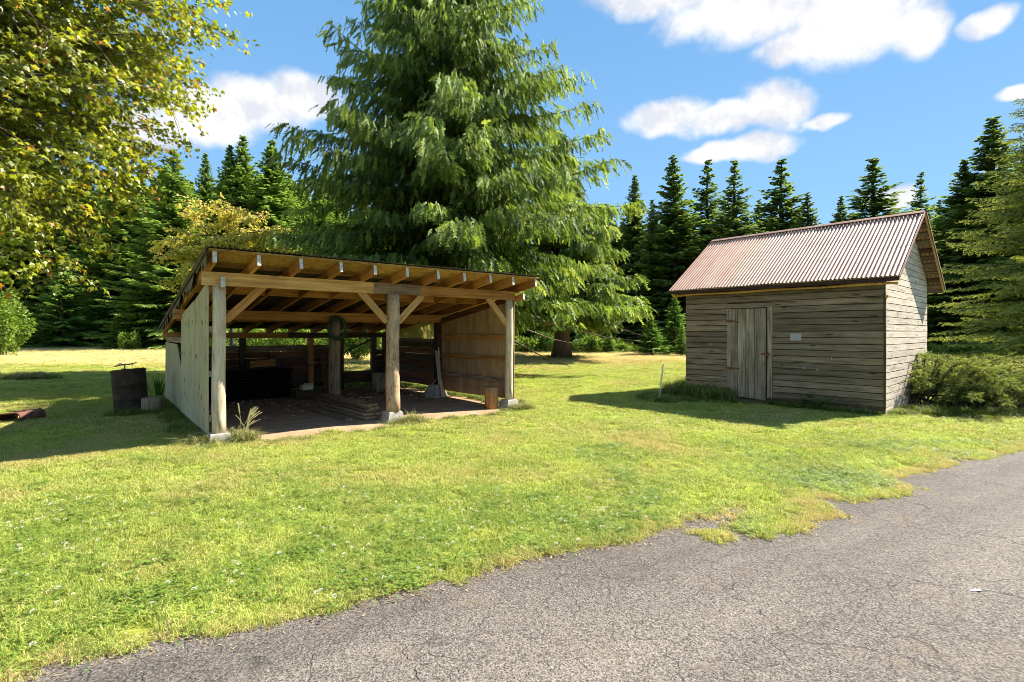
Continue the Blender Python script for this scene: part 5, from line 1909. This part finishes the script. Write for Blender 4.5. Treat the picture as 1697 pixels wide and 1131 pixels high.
# dry litter swept against the edge of the drive
tr, va = [], []
for p in pts[(pts[:, 1] > 1.9) & (pts[:, 1] < 9)]:
    for _ in range(26):
        q0 = np.array([p[0] + rng.normal(0, .09), p[1] + rng.normal(0.03, .085), .010])
        a = rng.uniform(0, 6.28)
        l = rng.uniform(.008, .04)
        dd_ = np.array([math.cos(a), math.sin(a), rng.uniform(0, .35)])
        ee_ = np.array([-math.sin(a), math.cos(a), .1]) * rng.uniform(.0015, .006)
        tr.append([q0 - ee_, q0 + ee_, q0 + dd_ * l])
        va.append(rng.random())
M['litter'] = leaf_mat('dry leaf litter', [(0, (.10, .06, .03)), (.6, (.30, .19, .09)), (1, (.55, .45, .26))], .1)
tag(link('edge_litter', soup_mesh('edge_litter', tr, va, M['litter'])), 'dry brown litter along the edge of the drive', 'litter', kind='stuff')

# clover and its white heads
def clover(seed):
    rg = np.random.default_rng(seed)
    T, V = [], []
    for k in range(26):
        c = np.array([rg.normal(0, .055), rg.normal(0, .055), rg.uniform(.02, .045)])
        a0 = rg.uniform(0, 6.28); v = rg.uniform(0, 1)
        for j in range(3):
            a = a0 + j * 2.094
            d = np.array([math.cos(a), math.sin(a), rg.uniform(-.1, .35)]); e = np.array([-math.sin(a), math.cos(a), 0])
            l = .009
            p1, p2, p3 = c + d * l * .7 + e * l * .6, c + d * l * 1.25, c + d * l * .7 - e * l * .6
            T += [[c, p1, p2], [c, p2, p3]]
            V += [v, v]
    return np.array(T), np.array(V)


def flower():
    rg = np.random.default_rng(4)
    T, V = [], []
    for k in range(34):
        u = norm(rg.normal(size=3)); u[2] = abs(u[2]) * .9
        c = np.array([0, 0, .060]) + u * .009
        e = norm(np.cross(u, rg.normal(size=3))) * .0028
        T.append([c - e * 1.2, c + e * 1.2, c + u * .0065]); V.append(rg.random())
    return np.array(T), np.array(V)


cl_src = [soup_mesh('clover_%d' % i, *clover(i), M['clover']) for i in range(3)] + [soup_mesh('clover_flower', *flower(), M['petal'])]
x, y = region(2.0, 7.5, 130)
cm = fbm(x + 40, y - 9, .9, 4)
near = np.clip(1.2 - edge_dist(x, y) / 1.6, 0, 1)
m_ = ok_mask(x, y) & (cm + .10 * near > .48 + .28 * rng.random(len(x)))
xf, yf = region(2.0, 10, 38)
cmf = fbm(xf + 40, yf - 9, .9, 4)
mf = ok_mask(xf, yf) & (cmf + .10 * np.clip(1.2 - edge_dist(xf, yf) / 1.6, 0, 1) > .56 + .14 * rng.random(len(xf)))
x, y, xf, yf = x[m_], y[m_], xf[mf], yf[mf]
k1, k2 = len(x), len(xf)
k = k1 + k2
sc_ = np.concatenate([rng.uniform(.8, 1.3, k1), rng.uniform(.7, 1.25, k2)])
scatter('clover', np.stack([np.r_[x, xf], np.r_[y, yf], np.zeros(k)], 1), np.stack([rng.normal(0, .1, k), rng.normal(0, .1, k), rng.uniform(0, 6.28, k)], 1),
        np.stack([sc_] * 3, 1), np.r_[rng.integers(0, 3, k1), np.full(k2, 3)], np.zeros(k), cl_src, 'clover patches with white flower heads in the lawn', 'clover')

# seeding grass stalks at the left front post
sp0 = on_ps(0.32, -0.06)
T, V = [], []
rg = np.random.default_rng(6)
for k in range(13):
    a = rg.uniform(-.5, 3.0)
    h, l = rg.uniform(.25, .62), rg.uniform(.05, .34)
    d = np.array([math.cos(a), math.sin(a) * .4, 0])
    b0 = np.array([sp0.x + rg.normal(0, .05), sp0.y + rg.normal(0, .05), 0])
    prev = b0
    for i in range(1, 8):
        t = i / 7
        q = b0 + d * l * t ** 2 + np.array([0, 0, h * (t - .28 * t * t * (l / .3))])
        wv_ = np.array([.0035 if t < .75 else .010, 0, 0])
        T += [[prev - wv_, prev + wv_, q + wv_], [prev - wv_, q + wv_, q - wv_]]
        V += [.7, .7]
        prev = q
M['stalk'] = leaf_mat('dry stalks', [(0, (.3, .27, .14)), (1, (.62, .56, .36))], .3)
e = empty('seeding_grass', sp0)
o_ = link('stalks', soup_mesh('seeding_stalks', np.array(T) - np.array(sp0), V, M['stalk']), e)
tag(e, 'dry seeding grass stalks at the foot of the left front post', 'plant')

# broad leaved plants
def leafy(name, label, x, y, n_, h, lsize, mat, seed, spread=.25, upright=False):
    rg = np.random.default_rng(seed)
    T, V = [], []
    tb = Tubes()
    for k in range(n_):
        a = rg.uniform(0, 6.28)
        r_ = spread * rg.random() ** .5
        tip = np.array([r_ * math.cos(a), r_ * math.sin(a), h * rg.uniform(.35, 1)])
        if upright:
            b0 = np.array([rg.normal(0, .06), rg.normal(0, .06), 0])
            d = norm(np.array([math.cos(a) * .3, math.sin(a) * .3, 1]))
            e_ = np.array([-math.sin(a), math.cos(a), 0]) * .016
            hh = h * rg.uniform(.6, 1)
            m1, m2 = b0 + d * hh * .6, b0 + d * hh + np.array([math.cos(a), math.sin(a), -.3]) * hh * .12
            T += [[b0 - e_, b0 + e_, m1 + e_], [b0 - e_, m1 + e_, m1 - e_], [m1 - e_, m1 + e_, m2]]
            V += [rg.random()] * 3
            continue
        tb.add([(0, 0, 0), tuple(tip * .6 + np.array([0, 0, .03])), tuple(tip)], [.005, .004, .003], 4, 0, False)
        for j in range(4):
            b0 = tip * rg.uniform(.6, 1)
            a2 = a + rg.normal(0, .9)
            d = norm(np.array([math.cos(a2), math.sin(a2), rg.uniform(-.4, .3)]))
            e_ = norm(np.cross(d, [0, 0, 1.0])) * lsize * .36
            m1 = b0 + d * lsize * .5 + np.array([0, 0, .15 * lsize])
            tp2 = b0 + d * lsize
            v = rg.random()
            T += [[b0, m1 + e_, m1], [b0, m1, m1 - e_], [m1 + e_, tp2, m1], [m1, tp2, m1 - e_]]
            V += [v, v, v * .8, v * .8]
    e = empty(name, (x, y, 0))
    link('foliage', soup_mesh(name + '_foliage', T, V, M[mat]), e)
    if tb.v:
        tb.build('stems', M['weed'], e)
    tag(e, label, 'plant')


q = shw(-.22, 1.15); leafy('leafy_weed', 'broad leaved weed at the foot of the door wall', q[0], q[1], 14, .42, .11, 'weed', 1, .32)
q = shw(-.2, 2.02); leafy('leafy_weed', 'small green weed right beside the plank door', q[0], q[1], 6, .22, .06, 'weed', 2, .12)
q = shw(1.3, -.75); leafy('leafy_weed', 'bright green weed in front of the juniper', q[0], q[1], 16, .5, .09, 'lime', 3, .3)
q = gpos(263, 657); leafy('iris_clump', 'clump of upright sword leaves behind the rusty barrel', q[0], q[1], 26, .62, .1, 'weed', 4, .2, True)
